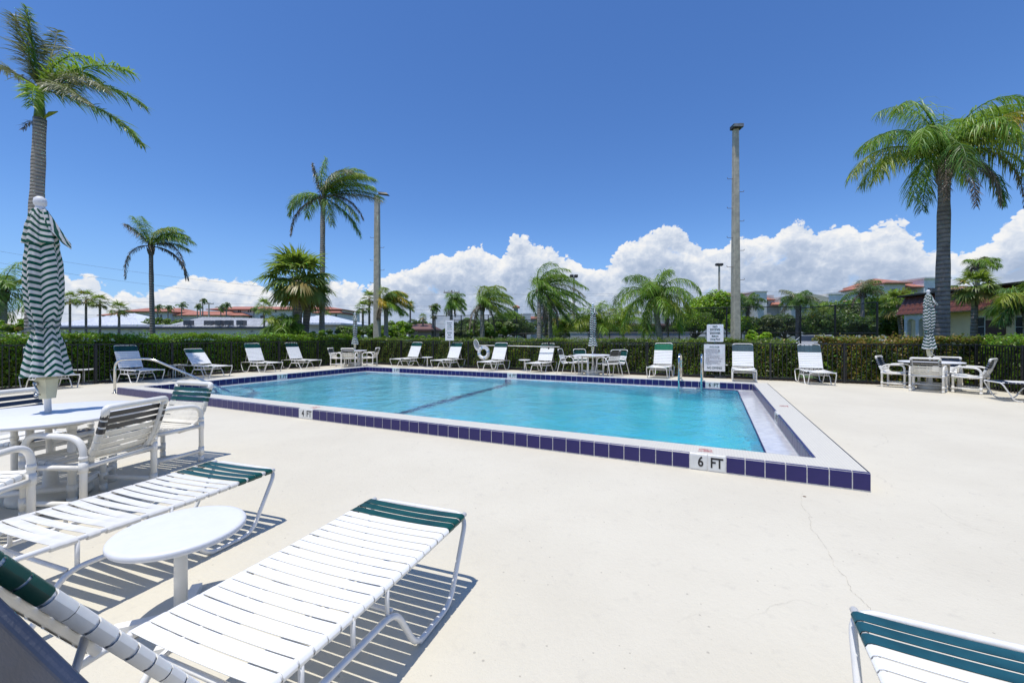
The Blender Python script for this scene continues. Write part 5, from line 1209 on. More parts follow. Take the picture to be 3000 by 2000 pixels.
T('flowering_shrub', 'loose shrub with red flowers behind the left hedge', 70, 932, 985, 14.5, 1.1, [(LF_T1, 3), (LF_HR, 1), (LF_H1, 1)], 27, cat='shrub', n=5000, size=.09, trunk_r=.03)
T('leafy_shrub', 'bright shrub poking above the hedge left of the tennis fence gate', 2450, 985, 1010, 15, .38, [(LF_T2, 1)], 28, cat='shrub', n=700, size=.12, trunk_r=0, clumps=9)
T('leafy_shrub', 'bright schefflera shrub behind the hedge right of the concrete pole', 2205, 965, 1000, 17, .55, [(LF_T2, 2), (LF_H1, 1)], 29, cat='shrub', n=1400, size=.12, trunk_r=.02, clumps=12)
T('leafy_shrub', 'tall bright shrub behind the hedge, right of the schefflera', 2245, 970, 1000, 17.5, .35, [(LF_T2, 1)], 30, cat='shrub', n=900, size=.12, trunk_r=.02, clumps=9)
T('leafy_shrub', 'light green sprigs above the hedge left of the no diving sign', 2040, 990, 1008, 15.5, .30, [(LF_T2, 1)], 31, cat='shrub', n=500, size=.10, trunk_r=0, clumps=8)
T('clipped_shrub', 'clipped green shrub mound behind the hedge at the tall queen palm', 905, 963, 990, 19.0, 1.15, [(LF_H1, 3), (LF_T1, 1)], 32, cat='shrub', n=5000, size=.07, trunk_r=0)
T('clipped_shrub', 'dark clipped shrub beside the corner umbrella', 1010, 965, 990, 21, .9, [(LF_T3, 3), (LF_T1, 1)], 33, cat='shrub', n=4500, size=.08, trunk_r=0)
T('clipped_shrub', 'low light green ground cover hedge right of the concrete lamp pole', 1210, 980, 995, 21, 2.1, [(LF_H1, 3), (LF_T1, 1)], 34, cat='shrub', n=6000, size=.07, trunk_r=0, depth=.8)
T('leafy_tree', 'mid green tree mass between the gate sign and the large middle palm', 1440, 935, 992, 34, 2.6, [(LF_T1, 3), (LF_T4, 1)], 41, n=6000, size=.18, clumps=34)
T('leafy_tree', 'leafy tree mass behind the middle umbrella chairs', 1700, 938, 992, 36, 2.6, [(LF_T1, 3), (LF_T3, 1)], 42, n=6000, size=.18, clumps=34)
T('leafy_tree', 'sunlit shrubby tree right of the corner umbrella table', 1150, 958, 992, 30, 1.5, [(LF_T1, 2), (LF_T2, 1)], 43, n=5000, size=.15, clumps=30)
T('leafy_tree', 'leafy tree mass below the curved parapet', 2440, 905, 992, 33, 2.0, [(LF_T1, 3), (LF_T3, 1)], 44, n=6000, size=.17, clumps=34)
T('leafy_shrub', 'dull green shrub filling the gap between the hedges', 2372, 1022, 1110, 13.6, .55, [(LF_T1, 1), (LF_T4, 1), (LF_T3, 1)], 36, cat='shrub', n=2600, size=.08, trunk_r=0, clumps=14, low=-.1)
T('leafy_shrub', 'strappy agave like shrub seen through the fence gap at right', 2408, 1040, 1110, 12.4, .28, [(LF_T1, 1), (LF_Q, 1)], 35, cat='shrub', n=700, size=.16, trunk_r=0, clumps=8)

# ------------------------------------------------------------------ buildings
def hexm(name, c, **k): return mat(name, c, .7, .06, 1.2, **k)
ROOF_R = mat('red_clay_roof', (.42, .17, .115), .8, .15, 3, bump=.3, bscale=6)
METAL = mat('white_metal_roof', (.72, .74, .78), .35, .05, 1, metal=.0)
METG = mat('grey_metal_roof', (.52, .525, .53), .4, .08, 1)
WALLC = hexm('cream_wall', (.80, .75, .64)); WALLB = hexm('pale_blue_grey_wall', (.76, .77, .79)); WALLG = hexm('light_grey_wall', (.83, .81, .78)); WALLP = hexm('brick_pink_wall', (.55, .33, .28)); WALLY = hexm('yellow_cream_wall', (.88, .70, .44))
WINM = mat('dark_window_glass', (.035, .045, .06), .12, .1, 1); TRIM = hexm('white_trim', (.68, .68, .66)); DARKT = hexm('dark_blue_fascia', (.055, .07, .10)); WOODR = hexm('brown_red_roof', (.17, .085, .07))
class Bld:
    def __init__(s, name, label, x, d, cat='building'):
        s.d = d; s.x0 = (x-1500)/F*d; s.o = thing(name, label, cat, (s.x0, d, 0)); s.k = d/F
    def X(s, x): return (x-1500)*s.k-s.x0
    def Z(s, y): return EYE+(HOR-y)*s.k
    def block(s, name, x0, x1, y0, y1, m, fwd=0.0, dep=8.0, ground=False):
        z1 = s.Z(y0); z0 = -.1 if ground else s.Z(y1); return part(name, M().box(s.X(x0), s.X(x1), -fwd, dep, z0, z1), m, s.o)
    def hip(s, x0, x1, ye, yt, m, xr0=None, xr1=None, fwd=.6, dep=8.6, th=.25, ribs=0, name='roof'):
        xr0 = xr0 if xr0 is not None else x0+(x1-x0)*.2; xr1 = xr1 if xr1 is not None else x1-(x1-x0)*.2; ze, zt = s.Z(ye), s.Z(yt); ym = (dep-fwd)/2
        a, b, c, d_ = s.X(x0), s.X(x1), s.X(xr0), s.X(xr1); mb = M()
        vs = [(a, -fwd, ze), (b, -fwd, ze), (b, dep, ze), (a, dep, ze), (c, ym, zt), (d_, ym, zt), (a, -fwd, ze-th), (b, -fwd, ze-th), (b, dep, ze-th), (a, dep, ze-th)]
        mb.add(vs, [(0, 1, 5, 4), (1, 2, 5), (2, 3, 4, 5), (3, 0, 4), (6, 7, 1, 0), (7, 8, 2, 1), (8, 9, 3, 2), (9, 6, 0, 3), (9, 8, 7, 6)]); r = part(name, mb, m, s.o)
        if ribs:
            for i in range(1, ribs):
                u = i/ribs; xa = a+(b-a)*u; xb = min(max(xa, c), d_); t_ = 1.0
                if xa < c: t_ = (xa-a)/(c-a+1e-6); xb = xa
                elif xa > d_: t_ = (b-xa)/(b-d_+1e-6); xb = xa
                mb = M(); mb.tube([(xa, -fwd, ze+.03), (xb, -fwd+(ym+fwd)*t_, ze+(zt-ze)*t_+.03)], .035, 4); part('standing_seam', mb, m, r)
        return r
    def win(s, x0, x1, y0, y1, cols=1, rows=1, fwd=0.0, arch=False, frame=TRIM, name='window'):
        a, b, z1, z0 = s.X(x0), s.X(x1), s.Z(y0), s.Z(y1); f = -fwd-.06; mb = M(); fw = max(.06, .05*(b-a))
        mb.box(a-fw, b+fw, f+.01, -fwd+.02, z0-fw, z1+fw)
        if arch:
            c = (a+b)/2; r_ = (b-a)/2+fw; n = 8; vs = [(c+r_*math.cos(PI*k/n), f+.012, z1+r_*math.sin(PI*k/n)) for k in range(n+1)]+[(c+r_*math.cos(PI*k/n), -fwd+.02, z1+r_*math.sin(PI*k/n)) for k in range(n+1)]
            mb.add(vs, [tuple(range(n, -1, -1))]+[(k, k+1, n+2+k, n+1+k) for k in range(n)])
        w_ = part(name, mb, frame, s.o); g = M(); ww = (b-a)/cols; hh = (z1-z0)/rows; gp = fw*.35
        for i in range(cols):
            for j in range(rows): part('pane', M().box(a+i*ww+gp, a+(i+1)*ww-gp, f-.02, f+.005, z0+j*hh+gp, z0+(j+1)*hh-gp), WINM, w_)
        if arch:
            r2 = (b-a)/2-gp; vs = [(c+r2*math.cos(PI*k/n), f-.02, z1+.02+r2*math.sin(PI*k/n)) for k in range(n+1)]; mb = M(); mb.add(vs, [tuple(range(n, -1, -1))]); part('pane', mb, WINM, w_)
        return w_
# low cream building with metal roofs, left
B1 = Bld('low_building', 'low cream building with white and grey metal roofs behind the left hedge', 500, 60)
B1.block('wall', 60, 815, 962, 985, WALLC, ground=True, dep=14); B1.block('fascia', 55, 820, 957, 962.5, DARKT, fwd=.5, dep=14.3)
B1.hip(100, 378, 952, 910, METAL, 225, 262, fwd=-1.5, dep=13, ribs=26); B1.block('parapet', 330, 500, 950, 958, WALLG, fwd=-1.2, dep=13)
# long mono-pitch metal roof
mb = M(); a, b_, c, d_ = B1.X(455), B1.X(822), B1.X(488), B1.X(823); ze, zt = B1.Z(961), B1.Z(922)
mb.add([(a, 0, ze), (b_, 0, ze-.0), (d_, 7, B1.Z(930)), (c, 7, zt), (B1.X(505), 7.1, ze), (d_, 7.1, ze)], [(0, 1, 2, 3), (0, 3, 4), (3, 2, 5, 4), (1, 5, 2)]); rf = part('roof', mb, METG, B1.o)
for i in range(1, 34):
    u = i/34; p = Vector((a+(b_-a)*u, -.02, ze+.03)); q = Vector((c+(d_-c)*u, 7, zt+(B1.Z(930)-zt)*u+.03)); mb = M(); mb.tube([p, q], .03, 4); part('standing_seam', mb, METG, rf)
for x in (220, 382, 735): B1.win(x, x+7, 969, 972, 1, 1, frame=WALLC, name='vent')
gac = 'air conditioning units on the metal roof'
for x, w_, lb in [(534, 19, 'leftmost air conditioning unit on the grey metal roof'), (573, 11, 'narrow air conditioning unit second from the left on the metal roof'), (587, 15, 'air conditioning unit of the left pair on the metal roof'), (612, 11, 'narrow air conditioning unit of the middle pair on the metal roof'), (627, 17, 'widest air conditioning unit in the middle of the metal roof'), (655, 17, 'air conditioning unit second from the right on the metal roof'), (692, 20, 'rightmost air conditioning unit on the grey metal roof')]:
    X0, Y0, Z1 = at(x, 937, 60); o = thing('air_conditioner', lb, 'air conditioner', (X0, Y0+1.2 if w_ > 15 else Y0+2.2, 0), 0, gac); k = 60/F; zt_, zm, zb = Z1, EYE+(HOR-952)*k, EYE+(HOR-961)*k; h_ = w_*k/2
    part('housing', M().bbox(-h_, h_, -h_, h_, zm, zt_, .03), mat('grey_ac_housing', (.10, .105, .11), .5, .2, 4), o)
    mb = M()
    for i in range(7): zz = zm+(zt_-zm)*(i+.5)/7; mb.box(-h_*.92, h_*.92, -h_-.03, -h_-.003, zz-.025, zz+.012)
    part('grille', mb, mat('ac_grille', (.22, .225, .23), .5), o)
    for sx_ in (-1, 1):
        for sy_ in (-1, 1): part('leg', M().box(sx_*h_*.8-.03, sx_*h_*.8+.03, sy_*h_*.8-.03, sy_*h_*.8+.03, zb-.2, zm), CONCW, o)
B2_ = Bld('pavilion', 'white hip roofed pavilion behind the tall queen palm trunk', 907, 55)
B2_.block('wall', 822, 992, 950, 985, WALLC, dep=9, ground=True); B2_.hip(806, 1008, 946, 917, METAL, 900, 915, fwd=1, dep=10, ribs=22); B2_.block('pilaster', 978, 984, 950, 985, TRIM, fwd=.15, dep=.2, ground=True)
# red roofed condominium, left
C1 = Bld('condominium', 'pale blue grey condominium with red tile roofs and arched windows at left', 420, 130)
C1.block('wall', 262, 345, 919, 985, WALLG, ground=True, fwd=-4, dep=16); C1.hip(255, 352, 921, 908, ROOF_R, 275, 340, fwd=-3, dep=17)
C1.block('wall', 283, 360, 903, 915, WALLG, fwd=-10, dep=22); C1.hip(280, 372, 905, 892, ROOF_R, 300, 352, fwd=-9, dep=23)
C1.block('wall', 355, 490, 911, 937, WALLB, dep=16); C1.block('wall', 354, 491, 937, 985, WALLP, fwd=.2, dep=16, ground=True); C1.hip(348, 500, 912, 897, ROOF_R, 405, 470, fwd=1.5, dep=18); C1.block('band', 353, 492, 936, 938, TRIM, fwd=.5, dep=1)
C1.block('wall', 490, 645, 920, 985, WALLG, fwd=-3, dep=16, ground=True); C1.hip(484, 648, 921, 906, ROOF_R, 500, 620, fwd=-2, dep=17)
for x in (402, 412, 422): C1.win(x, x+5.5, 926, 934.5, 1, 2, arch=True); C1.win(x, x+5.5, 945, 952, 1, 2, arch=True, fwd=.2)
for x0, c_ in ((366, 4), (374, 4), (381, 4)): C1.win(x0, x0+c_, 924, 935, 1, 2); C1.win(x0, x0+c_, 943, 952, 1, 1, fwd=.2)
for x0 in (318, 324, 331): C1.win(x0, x0+4, 925, 933, 1, 1, fwd=-4)
for x0 in (300, 307): C1.win(x0, x0+4, 925, 931, 1, 1, fwd=-4)
for x0 in (460, 470): C1.win(x0, x0+5, 922, 931, 1, 2)
C2_ = Bld('condominium', 'white condominium with a long red tile roof behind the pavilion', 815, 140)
C2_.block('wall', 645, 1003, 905, 985, WALLG, dep=16, ground=True); C2_.hip(612, 1010, 906, 893, ROOF_R, 640, 930, fwd=1.5, dep=18); C2_.hip(930, 1009, 917, 902, ROOF_R, 955, 985, fwd=4, dep=12)
C2_.block('wall', 936, 1004, 917, 985, WALLB, fwd=3, dep=10, ground=True); C2_.hip(670, 740, 925, 912, ROOF_R, 680, 700, fwd=5, dep=8); C2_.block('wall', 672, 730, 925, 985, WALLG, fwd=4, dep=6, ground=True)
for x0 in (697, 702, 726, 732, 800, 806, 860, 866): C2_.win(x0, x0+4, 908, 915, 1, 1)
for x0 in (730, 763, 795, 825, 862, 893, 922): C2_.win(x0, x0+9, 924, 933, 2, 1); C2_.win(x0, x0+9, 941, 950, 2, 1)
for x0 in (994, 978): C2_.win(x0, x0+4, 921, 929, 1, 2, fwd=3); C2_.win(x0, x0+4, 934, 942, 1, 2, fwd=3)
C3_ = Bld('red_roofed_house', 'low house with a dark red brown tiled roof right of the concrete lamp pole', 1225, 58)
C3_.block('wall', 1196, 1258, 962, 985, hexm('pinkish_wall', (.30, .23, .20)), ground=True); C3_.hip(1186, 1266, 964, 946, WOODR, 1205, 1245); C3_.hip(1130, 1182, 950, 938, WOODR, 1145, 1168, fwd=-6, dep=14)
C3_.win(1214, 1222, 967, 973, 2, 1)
C4_ = Bld('rooftop_tower', 'distant building with a small red roofed rooftop tower above the middle trees', 1540, 150)
C4_.block('wall', 1505, 1518, 898, 985, WALLB, dep=4, ground=True); C4_.hip(1501, 1523, 899, 892, ROOF_R, 1510, 1514, fwd=1, dep=5); C4_.block('wall', 1533, 1555, 917, 985, WALLB, dep=5, ground=True); C4_.block('wall', 1515, 1610, 929, 985, WALLG, fwd=-6, dep=14, ground=True); C4_.hip(1512, 1612, 931, 923, ROOF_R, 1530, 1600, fwd=-5, dep=15); C4_.win(1507, 1511, 903, 911); C4_.win(1513, 1516, 903, 911)
# right condominiums
C5 = Bld('condominium', 'light grey condominium with balconies, tower and curved parapet right of the concrete pole', 2290, 115)
C5.block('wall', 2125, 2178, 860, 985, WALLB, dep=12, ground=True); C5.hip(2116, 2187, 861, 849, hexm('tan_roof', (.38, .27, .20)), 2135, 2165, fwd=1.5, dep=13)
C5.block('wall', 2178, 2204, 872, 985, WALLG, fwd=-2, dep=12, ground=True); C5.hip(2174, 2208, 874, 864, ROOF_R, 2180, 2203, fwd=-1, dep=13)
C5.block('wall', 2204, 2240, 856, 985, WALLG, fwd=1, dep=12, ground=True); C5.block('cornice', 2202, 2242, 853.5, 856.5, TRIM, fwd=1.3, dep=12.3); C5.win(2211, 2226, 875, 893, 2, 1, fwd=1); 
C5.block('wall', 2240, 2288, 875, 985, hexm('pinkish_white_wall', (.56, .50, .47)), fwd=-1, dep=12, ground=True); C5.hip(2238, 2275, 876, 863, ROOF_R, 2244, 2262, fwd=-.5, dep=10); C5.block('wall', 2255, 2288, 861, 876, hexm('pinkish_white_wall', (.56, .50, .47)), fwd=-3, dep=8); C5.win(2242, 2249, 877, 890, 1, 2, fwd=-1); C5.win(2251, 2257, 877, 890, 1, 2, fwd=-1); C5.hip(2262, 2290, 892, 881, ROOF_R, 2268, 2286, fwd=1, dep=5)
C5.block('wall', 2288, 2462, 872, 985, WALLG, dep=14, ground=True); C5.block('cornice', 2287, 2330, 869, 872.5, TRIM, fwd=.4, dep=14); C5.block('wall', 2420, 2461, 863, 985, WALLB, fwd=1, dep=12, ground=True); C5.block('cornice', 2418, 2463, 860.5, 863.5, TRIM, fwd=1.4, dep=12)
n = 16; mb = M(); vs = []
for k in range(n+1):
    u = k/n; x = C5.X(2312+(2424-2312)*u); z = C5.Z(874-12*math.sin(PI*u)); vs += [(x, -.9, z), (x, -.9, C5.Z(884)), (x, 4, z)]
mb.add(vs, [(3*k, 3*k+1, 3*k+4, 3*k+3) for k in range(n)]+[(3*k, 3*k+3, 3*k+5, 3*k+2) for k in range(n)]); part('curved_parapet', mb, hexm('cream_parapet', (.60, .56, .44)), C5.o)
for x0 in (2396, 2405): C5.win(x0, x0+7, 889, 901, 2, 2)
for x0 in (2425, 2436): C5.win(x0, x0+8, 887, 903, 1, 1, fwd=1)
for x0, y0, w_ in ((2210, 886, 18), (2424, 895, 22)):
    mb = M(); z0, z1 = C5.Z(y0+8), C5.Z(y0)
    mb.box(C5.X(x0), C5.X(x0+w_), -2.2, -2.1, z1-.08, z1); mb.box(C5.X(x0), C5.X(x0+w_), -2.2, -1, z0-.15, z0)
    for i in range(12): xx = C5.X(x0+w_*i/11); mb.box(xx-.03, xx+.03, -2.18, -2.12, z0, z1)
    part('balcony', mb, TRIM, C5.o)
C5.block('wall', 2462, 2500, 878, 985, WALLG, fwd=-2, ground=True); C5.hip(2455, 2500, 882, 872, ROOF_R, 2462, 2490, fwd=-1, dep=10)
C6 = Bld('condominium', 'tall condominium with a hip roofed tower behind the big queen palm trunk', 2750, 120)
C6.block('wall', 2590, 2652, 826, 985, WALLB, dep=12, ground=True); C6.hip(2581, 2660, 829, 808, ROOF_R, 2612, 2628, fwd=1.5, dep=14); C6.block('cornice', 2583, 2658, 827, 830, hexm('cream_parapet', (.60, .56, .44)), fwd=1.4, dep=13.9)
C6.block('wall', 2545, 2700, 842, 985, WALLG, fwd=-4, dep=16, ground=True); C6.hip(2536, 2586, 842, 834, ROOF_R, 2548, 2580, fwd=-3, dep=10); C6.hip(2653, 2699, 840, 826, ROOF_R, 2655, 2697, fwd=1, dep=8)
C6.block('wall', 2697, 2770, 818, 985, WALLG, dep=14, fwd=1, ground=True); C6.block('cornice', 2695, 2772, 813.5, 818.5, TRIM, fwd=1.5, dep=14); C6.win(2707, 2730, 845, 865, 2, 1, fwd=1); C6.win(2613, 2625, 846, 856, 2, 1)
C6.block('wall', 2770, 3010, 842, 985, WALLG, fwd=-1, ground=True); C6.hip(2770, 3020, 846, 832, ROOF_R, 2790, 3000, fwd=0, dep=12); C6.win(2777, 2788, 846, 858, 2, 1, fwd=-1); C6.block('wall', 2980, 3020, 838, 985, WALLB, fwd=2, ground=True)
# low peach building seen under the leaning palm
C7 = Bld('peach_building', 'peach two storey building glimpsed under the leaning queen palm', 1880, 70)
C7.block('wall', 1838, 1990, 952, 985, hexm('peach_wall', (.46, .30, .21)), ground=True, dep=8); C7.hip(1832, 1996, 953, 946, WOODR, 1850, 1980, fwd=1, dep=9)
for x0 in (1850, 1866, 1950, 1970): C7.win(x0, x0+7, 958, 966, 2, 1, frame=TRIM); C7.win(x0, x0+7, 974, 980, 2, 1, frame=TRIM)
# yellow building with mansard of red tiles, right: runs towards the camera
pA = Vector((20.95, 22.5, 0)); pB = Vector((19.8, 12.0, 0)); dirv = (pB-pA).normalized(); Lb = (pB-pA).length; ang = math.atan2(dirv.y, dirv.x)
Yb = thing('yellow_building', 'yellow building with a dark red tiled mansard roof behind the right hedge', 'building', tuple(pA), ang)
# local x runs towards the camera, local -y? faces the pool
wm = M(); wm.box(0, Lb, .75, 8, -.1, 2.75); part('wall', wm, WALLY, Yb)
wm = M(); wm.box(-.2, Lb, .18, 8.4, 3.42, 3.50); part('roof_cap', wm, mat('black_cap', (.03, .028, .026), .7), Yb)
wm = M(); wm.box(-.1, Lb, .02, .9, 2.42, 2.47); part('soffit', wm, hexm('peach_soffit', (.45, .36, .25)), Yb)
TR_ = mat('glazed_red_roof_tile', (.16, .052, .030), .5, .2, 5, col2=(.10, .036, .022))
def pan_tile():
    mb = M(); n = 5; vs = []
    for yy in (0, 1):
        for k in range(n+1): u = k/n; vs.append((.0+.30*u, 0+.0, yy)) 
    vs = []; 
    for s_, (yo, z) in enumerate(((-.02, 0), (.11, .245))):
        for k in range(n+1): u = k/n; vs.append((.30*u, yo-.030*math.sin(PI*min(1, u*1.35)) if u < .75 else yo, z))
    for k in range(n+1): u = k/n; vs.append((.30*u, vs[k][1]+.02, -.004))
    mb.add(vs, [(k, k+1, n+2+k, n+1+k) for k in range(n)]+[(2*(n+1)+k, 2*(n+1)+k+1, k+1, k) for k in range(n)]); return mb.mesh('roof_tile', TR_)
pt = pan_tile(); rows = 4; cols = int(Lb/.30)
back = M(); back.add([(-.1, .05, 2.45), (Lb, .05, 2.45), (Lb, .52, 3.43), (-.1, .52, 3.43)], [(0, 1, 2, 3)]); roof = part('mansard_roof', back, TR_, Yb)
for r_ in range(rows):
    for c_ in range(cols): link('roof_tile', pt, roof, (c_*.30, .02+r_*.11, 2.45+r_*.235), (random.uniform(-.01, .01), 0, 0))
back = M(); back.add([(-.1, .05, 2.45), (-.1, .52, 3.43), (-.1, 8, 3.43), (-.1, 8.4, 2.45)], [(0, 1, 2, 3)]); part('mansard_end', back, TR_, Yb)
for xx in (.45, 1.15, 1.9):     # arched porch columns
    part('porch_column', M().bbox(xx-.10, xx+.10, .12, .32, 0, 2.44, .01), CONCW, Yb)
def arch(x0, x1):
    mb = M(); n = 8; c = (x0+x1)/2; r_ = (x1-x0)/2; vs = []
    for k in range(n+1): a = PI*k/n; vs += [(c+r_*math.cos(a), .13, 1.85+r_*math.sin(a)), (c+r_*math.cos(a), .13, 2.43), (c+r_*math.cos(a), .31, 1.85+r_*math.sin(a))]
    mb.add(vs, [(3*k, 3*k+3, 3*k+4, 3*k+1) for k in range(n)]+[(3*k, 3*k+2, 3*k+5, 3*k+3) for k in range(n)]); part('porch_arch', mb, CONCW, Yb)
arch(.45, 1.15); arch(1.15, 1.9)
def bwin(x0, x1, z0, z1, m=WINM):
    w_ = part('window', M().box(x0-.05, x1+.05, .70, .76, z0-.05, z1+.05), TRIM, Yb); h_ = (z1-z0)/2
    for j in range(2): part('pane', M().box(x0, x1, .685, .70, z0+j*h_+.015, z0+(j+1)*h_-.015), m, w_)
bwin(3.4, 3.9, 1.3, 2.15); bwin(5.2, 5.7, 1.25, 2.1); bwin(8.0, 8.75, 1.55, 2.05)
part('door', M().box(3.95, 4.75, .70, .76, 0, 2.0), hexm('brown_door', (.10, .05, .04)), Yb)
part('white_pier', M().bbox(6.55, 7.05, .55, .78, 0, 2.42, .01), hexm('pale_blue_pier', (.50, .55, .58)), Yb)
for k in range(9): part('pier_block', M().box(6.57, 7.03, .535, .552, .1+k*.25, .1+k*.25+.235), hexm('pale_blue_pier', (.50, .55, .58)), Yb)
mb = M(); mb.tube(fillet([(7.4, .2, 2.5), (7.4, .2, 2.35), (7.35, .68, 2.15), (7.35, .68, 0)], .1, 3), .045, 6); part('downpipe', mb, WALLY, Yb, True)

# ------------------------------------------------------------------ tennis court fence, street bits, cars
CL = mesh_mat('black_chain_link', (.012, .014, .014), 30, .30)
def chain_fence(label, pts_, ztop, every, group='chain link tennis court fences'):
    a = Vector((*pts_[0], 0)); b = Vector((*pts_[1], 0)); L = (b-a).length; o = thing('chain_link_fence', label, 'fence', tuple(a), math.atan2(b.y-a.y, b.x-a.x), group)
    n = max(1, round(L/every))
    for i in range(n+1): mb = M(); mb.tube([(L*i/n, 0, 0), (L*i/n, 0, ztop+.03)], .045, 6); part('post', mb, BLACK, o)
    for z in (ztop, ztop*.5, .1): mb = M(); mb.tube([(0, 0, z), (L, 0, z)], .025, 5); part('rail', mb, BLACK, o)
    for i in range(n): part('wire_mesh', M().add([(L*i/n, 0, .05), (L*(i+1)/n, 0, .05), (L*(i+1)/n, 0, ztop), (L*i/n, 0, ztop)], [(0, 1, 2, 3)]), CL, o)
    return o
w2 = lambda x, d: ((x-1500)/F*d, d)
chain_fence('black chain link fence far behind the middle palms', [w2(1275, 36), w2(1990, 30)], 3.05, 2.6)
chain_fence('black chain link fence behind the no diving sign and concrete pole', [w2(1930, 25), w2(2345, 23)], 2.95, 3.0)
chain_fence('black chain link fence return with a gate beside the dark shrubs', [w2(2345, 23), w2(2570, 19)], 2.85, 1.9)
chain_fence('lower dark chain link fence behind the parked cars', [w2(1330, 44), w2(2480, 40)], 3.0, 3.2)
wl = thing('low_white_wall', 'low white wall beyond the hedge left of the no diving sign', 'wall', (0, 0, 0)); part('wall', M().box(at(1672, 0, 32)[0], at(2020, 0, 32)[0], 32, 32.3, 0, 1.53), CONCW, wl); part('coping', M().box(at(1670, 0, 32)[0], at(2022, 0, 32)[0], 31.97, 32.33, 1.53, 1.6), TRIM, wl)
def car(label, x, d, rz, m, s=1.0):
    X0 = (x-1500)/F*d; o = thing('parked_car', label, 'car', (X0, d, -.13), rz, 'cars parked beyond the hedge')
    prof = [(-2.2, .35), (-2.25, .75), (-2.0, .98), (-1.3, 1.03), (-.6, 1.48), (.75, 1.52), (1.5, 1.12), (2.1, 1.0), (2.2, .6), (2.15, .35)]; n = len(prof)
    wdt = lambda z: .86 if z < 1.15 else .68
    mb = M(); vs = [(x_, -wdt(z), z) for x_, z in prof]+[(x_, wdt(z), z) for x_, z in prof]; mb.add(vs, [tuple(range(n)), tuple(range(2*n-1, n-1, -1))]+[(i, n+i, n+(i+1) % n, (i+1) % n) for i in range(n)])
    b_ = part('body', mb, m, o); bv = b_.modifiers.new('bevel', 'BEVEL'); bv.width = .05; bv.segments = 2
    for s_ in (-1, 1): mb = M(); mb.add([(-1.12, s_*.83, 1.08), (-.55, s_*.71, 1.42), (.7, s_*.71, 1.45), (1.28, s_*.83, 1.12)], [(0, 1, 2, 3)] if s_ < 0 else [(3, 2, 1, 0)]); part('side_window', mb, WINM, o)
    part('windscreen', M().add([(-1.27, -.72, 1.07), (-1.27, .72, 1.07), (-.64, .62, 1.46), (-.64, -.62, 1.46)], [(0, 3, 2, 1)]), WINM, o)
    for wx in (-1.4, 1.4):
        for s_ in (-1, 1): mb = M(); mb.tube([(wx, s_*.68, .32), (wx, s_*.88, .32)], .32, 16); wh = part('wheel', mb, mat('tyre_rubber', (.02, .02, .02), .8), o, True); mb = M(); mb.tube([(wx, s_*.885, .32), (wx, s_*.895, .32)], .19, 12); part('rim', mb, STEEL, wh)
    return o
car('white car seen over the hedge through the chain link gate', 2390, 30, R(28), mat('white_car_paint', (.62, .64, .66), .2, .02, 1, coat=.6))
car('grey car parked behind the white one', 2440, 35, R(25), mat('grey_car_paint', (.28, .30, .33), .2, .02, 1, coat=.6))
car('dark car far behind the low white wall', 1862, 40, R(4), mat('dark_car_paint', (.05, .06, .09), .2, .02, 1, coat=.6))
# stop sign
X0, Y0, Z1 = at(1660, 968, 38); o = thing('stop_sign', 'red stop sign with a white arrow sign below it, beyond the tennis fence', 'sign', (X0, Y0, 0)); r_ = .36
part('post', M().box(-.03, .03, .03, .08, 0, at(1660, 950, 38)[2]), CONCW, o)
oc = [(r_*math.cos(PI/8+k*PI/4), r_*math.sin(PI/8+k*PI/4)) for k in range(8)]; mb = M(); mb.add([(x, 0, Z1+z) for x, z in oc]+[(x, .02, Z1+z) for x, z in oc], [tuple(range(7, -1, -1)), tuple(range(8, 16))]+[(k, (k+1) % 8, 8+(k+1) % 8, 8+k) for k in range(8)])
part('octagon', mb, mat('stop_red', (.45, .02, .025), .5), o); text('STOP', .24, o, SIGNW, (0, -.004, Z1), (PI/2, 0, 0), bold=.004)
zb = at(1660, 981, 38)[2]; part('arrow_plate', M().box(-.26, .26, 0, .02, zb-.36, zb+.3), SIGNW, o); part('street_plate', M().box(-.45, .45, 0, .02, Z1+.42, Z1+.56), mat('street_green', (.02, .12, .07), .5), o)
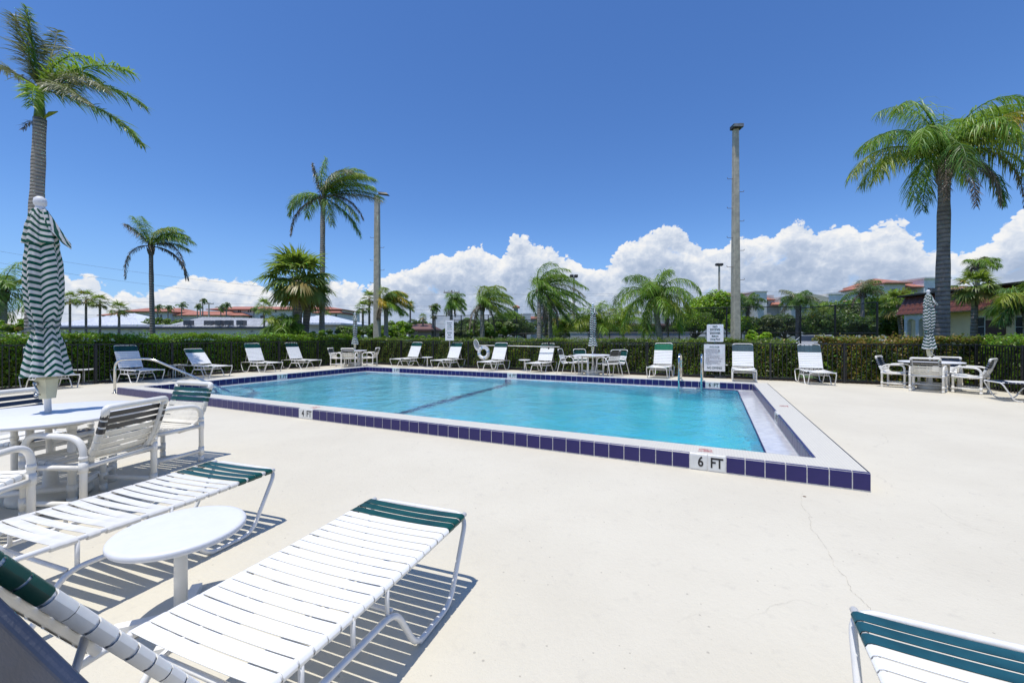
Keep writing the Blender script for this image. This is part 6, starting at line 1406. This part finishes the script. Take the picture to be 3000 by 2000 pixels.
mb = M(); mb.tube(fillet([(-.08, -.01, zb-.25), (-.08, -.01, zb), (.12, -.01, zb+.06)], .1, 4), .025, 4); mb.add([(.10, -.012, zb-.06), (.24, -.012, zb+.08), (.08, -.012, zb+.2)], [(0, 1, 2)]); part('arrow', mb, LETTER, o)
for x, lb in ((1465, 'small white arrow sign behind the tennis fence left of the large middle palm'), (1698, 'small white arrow sign right of the stop sign')):
    X0, Y0, Z1 = at(x, 974, 36); o = thing('arrow_sign', lb, 'sign', (X0, Y0, 0)); part('plate', M().box(-.2, .2, 0, .02, Z1-.25, Z1+.25), SIGNW, o); part('post', M().box(-.03, .03, .025, .07, 0, Z1+.2), CONCW, o); part('arrow', M().box(-.03, .03, -.012, -.002, Z1-.15, Z1+.15), LETTER, o)
# deck drain dots and paint scab
x, y = px(2357, 1454); mb = M(); mb.lathe([(.012, .001), (.012, .0025), (.001, .003)], 10, (x, y, 0)); tag(part('deck_plug', mb, mat('rusty_peg', (.2, .13, .09), .7), None), 'tiny brown plug in the deck below the right corner of the pool curb', 'plug')
# crack running down the deck from the pool corner
cr_pts = [(2352, 1440), (2345, 1475), (2372, 1510), (2378, 1550), (2420, 1600), (2440, 1650), (2478, 1690), (2500, 1735), (2540, 1770), (2560, 1800)]
mb = M(); rs = random.Random(5); P = [Vector((*px(*p_), .0)) for p_ in cr_pts]; pp = []
for a, b in zip(P[:-1], P[1:]):
    for k in range(6): q = a.lerp(b, k/6); pp.append(q+Vector((rs.uniform(-.006, .006), rs.uniform(-.006, .006), .0)))
vs = []
for i, q in enumerate(pp): w_ = .0010*rs.random()**2+.0003; vs += [(q.x-w_, q.y, .0015), (q.x+w_, q.y, .0015)]
mb.add(vs, [(2*i, 2*i+1, 2*i+3, 2*i+2) for i in range(len(pp)-1)]); ck = part('deck_crack', mb, mat('dirt_in_crack', (.46, .42, .34), .9, .3, 40), None); ck['kind'] = 'structure'
for o in list(S.objects):      # remove unused prototypes
    if o.parent is None and o.get('label') == 'x':
        for c in list(o.children): bpy.data.objects.remove(c)
        bpy.data.objects.remove(o)
print('objects', len(S.objects), 'tris', sum(len(o.data.polygons)*2 for o in S.objects if o.type == 'MESH'))
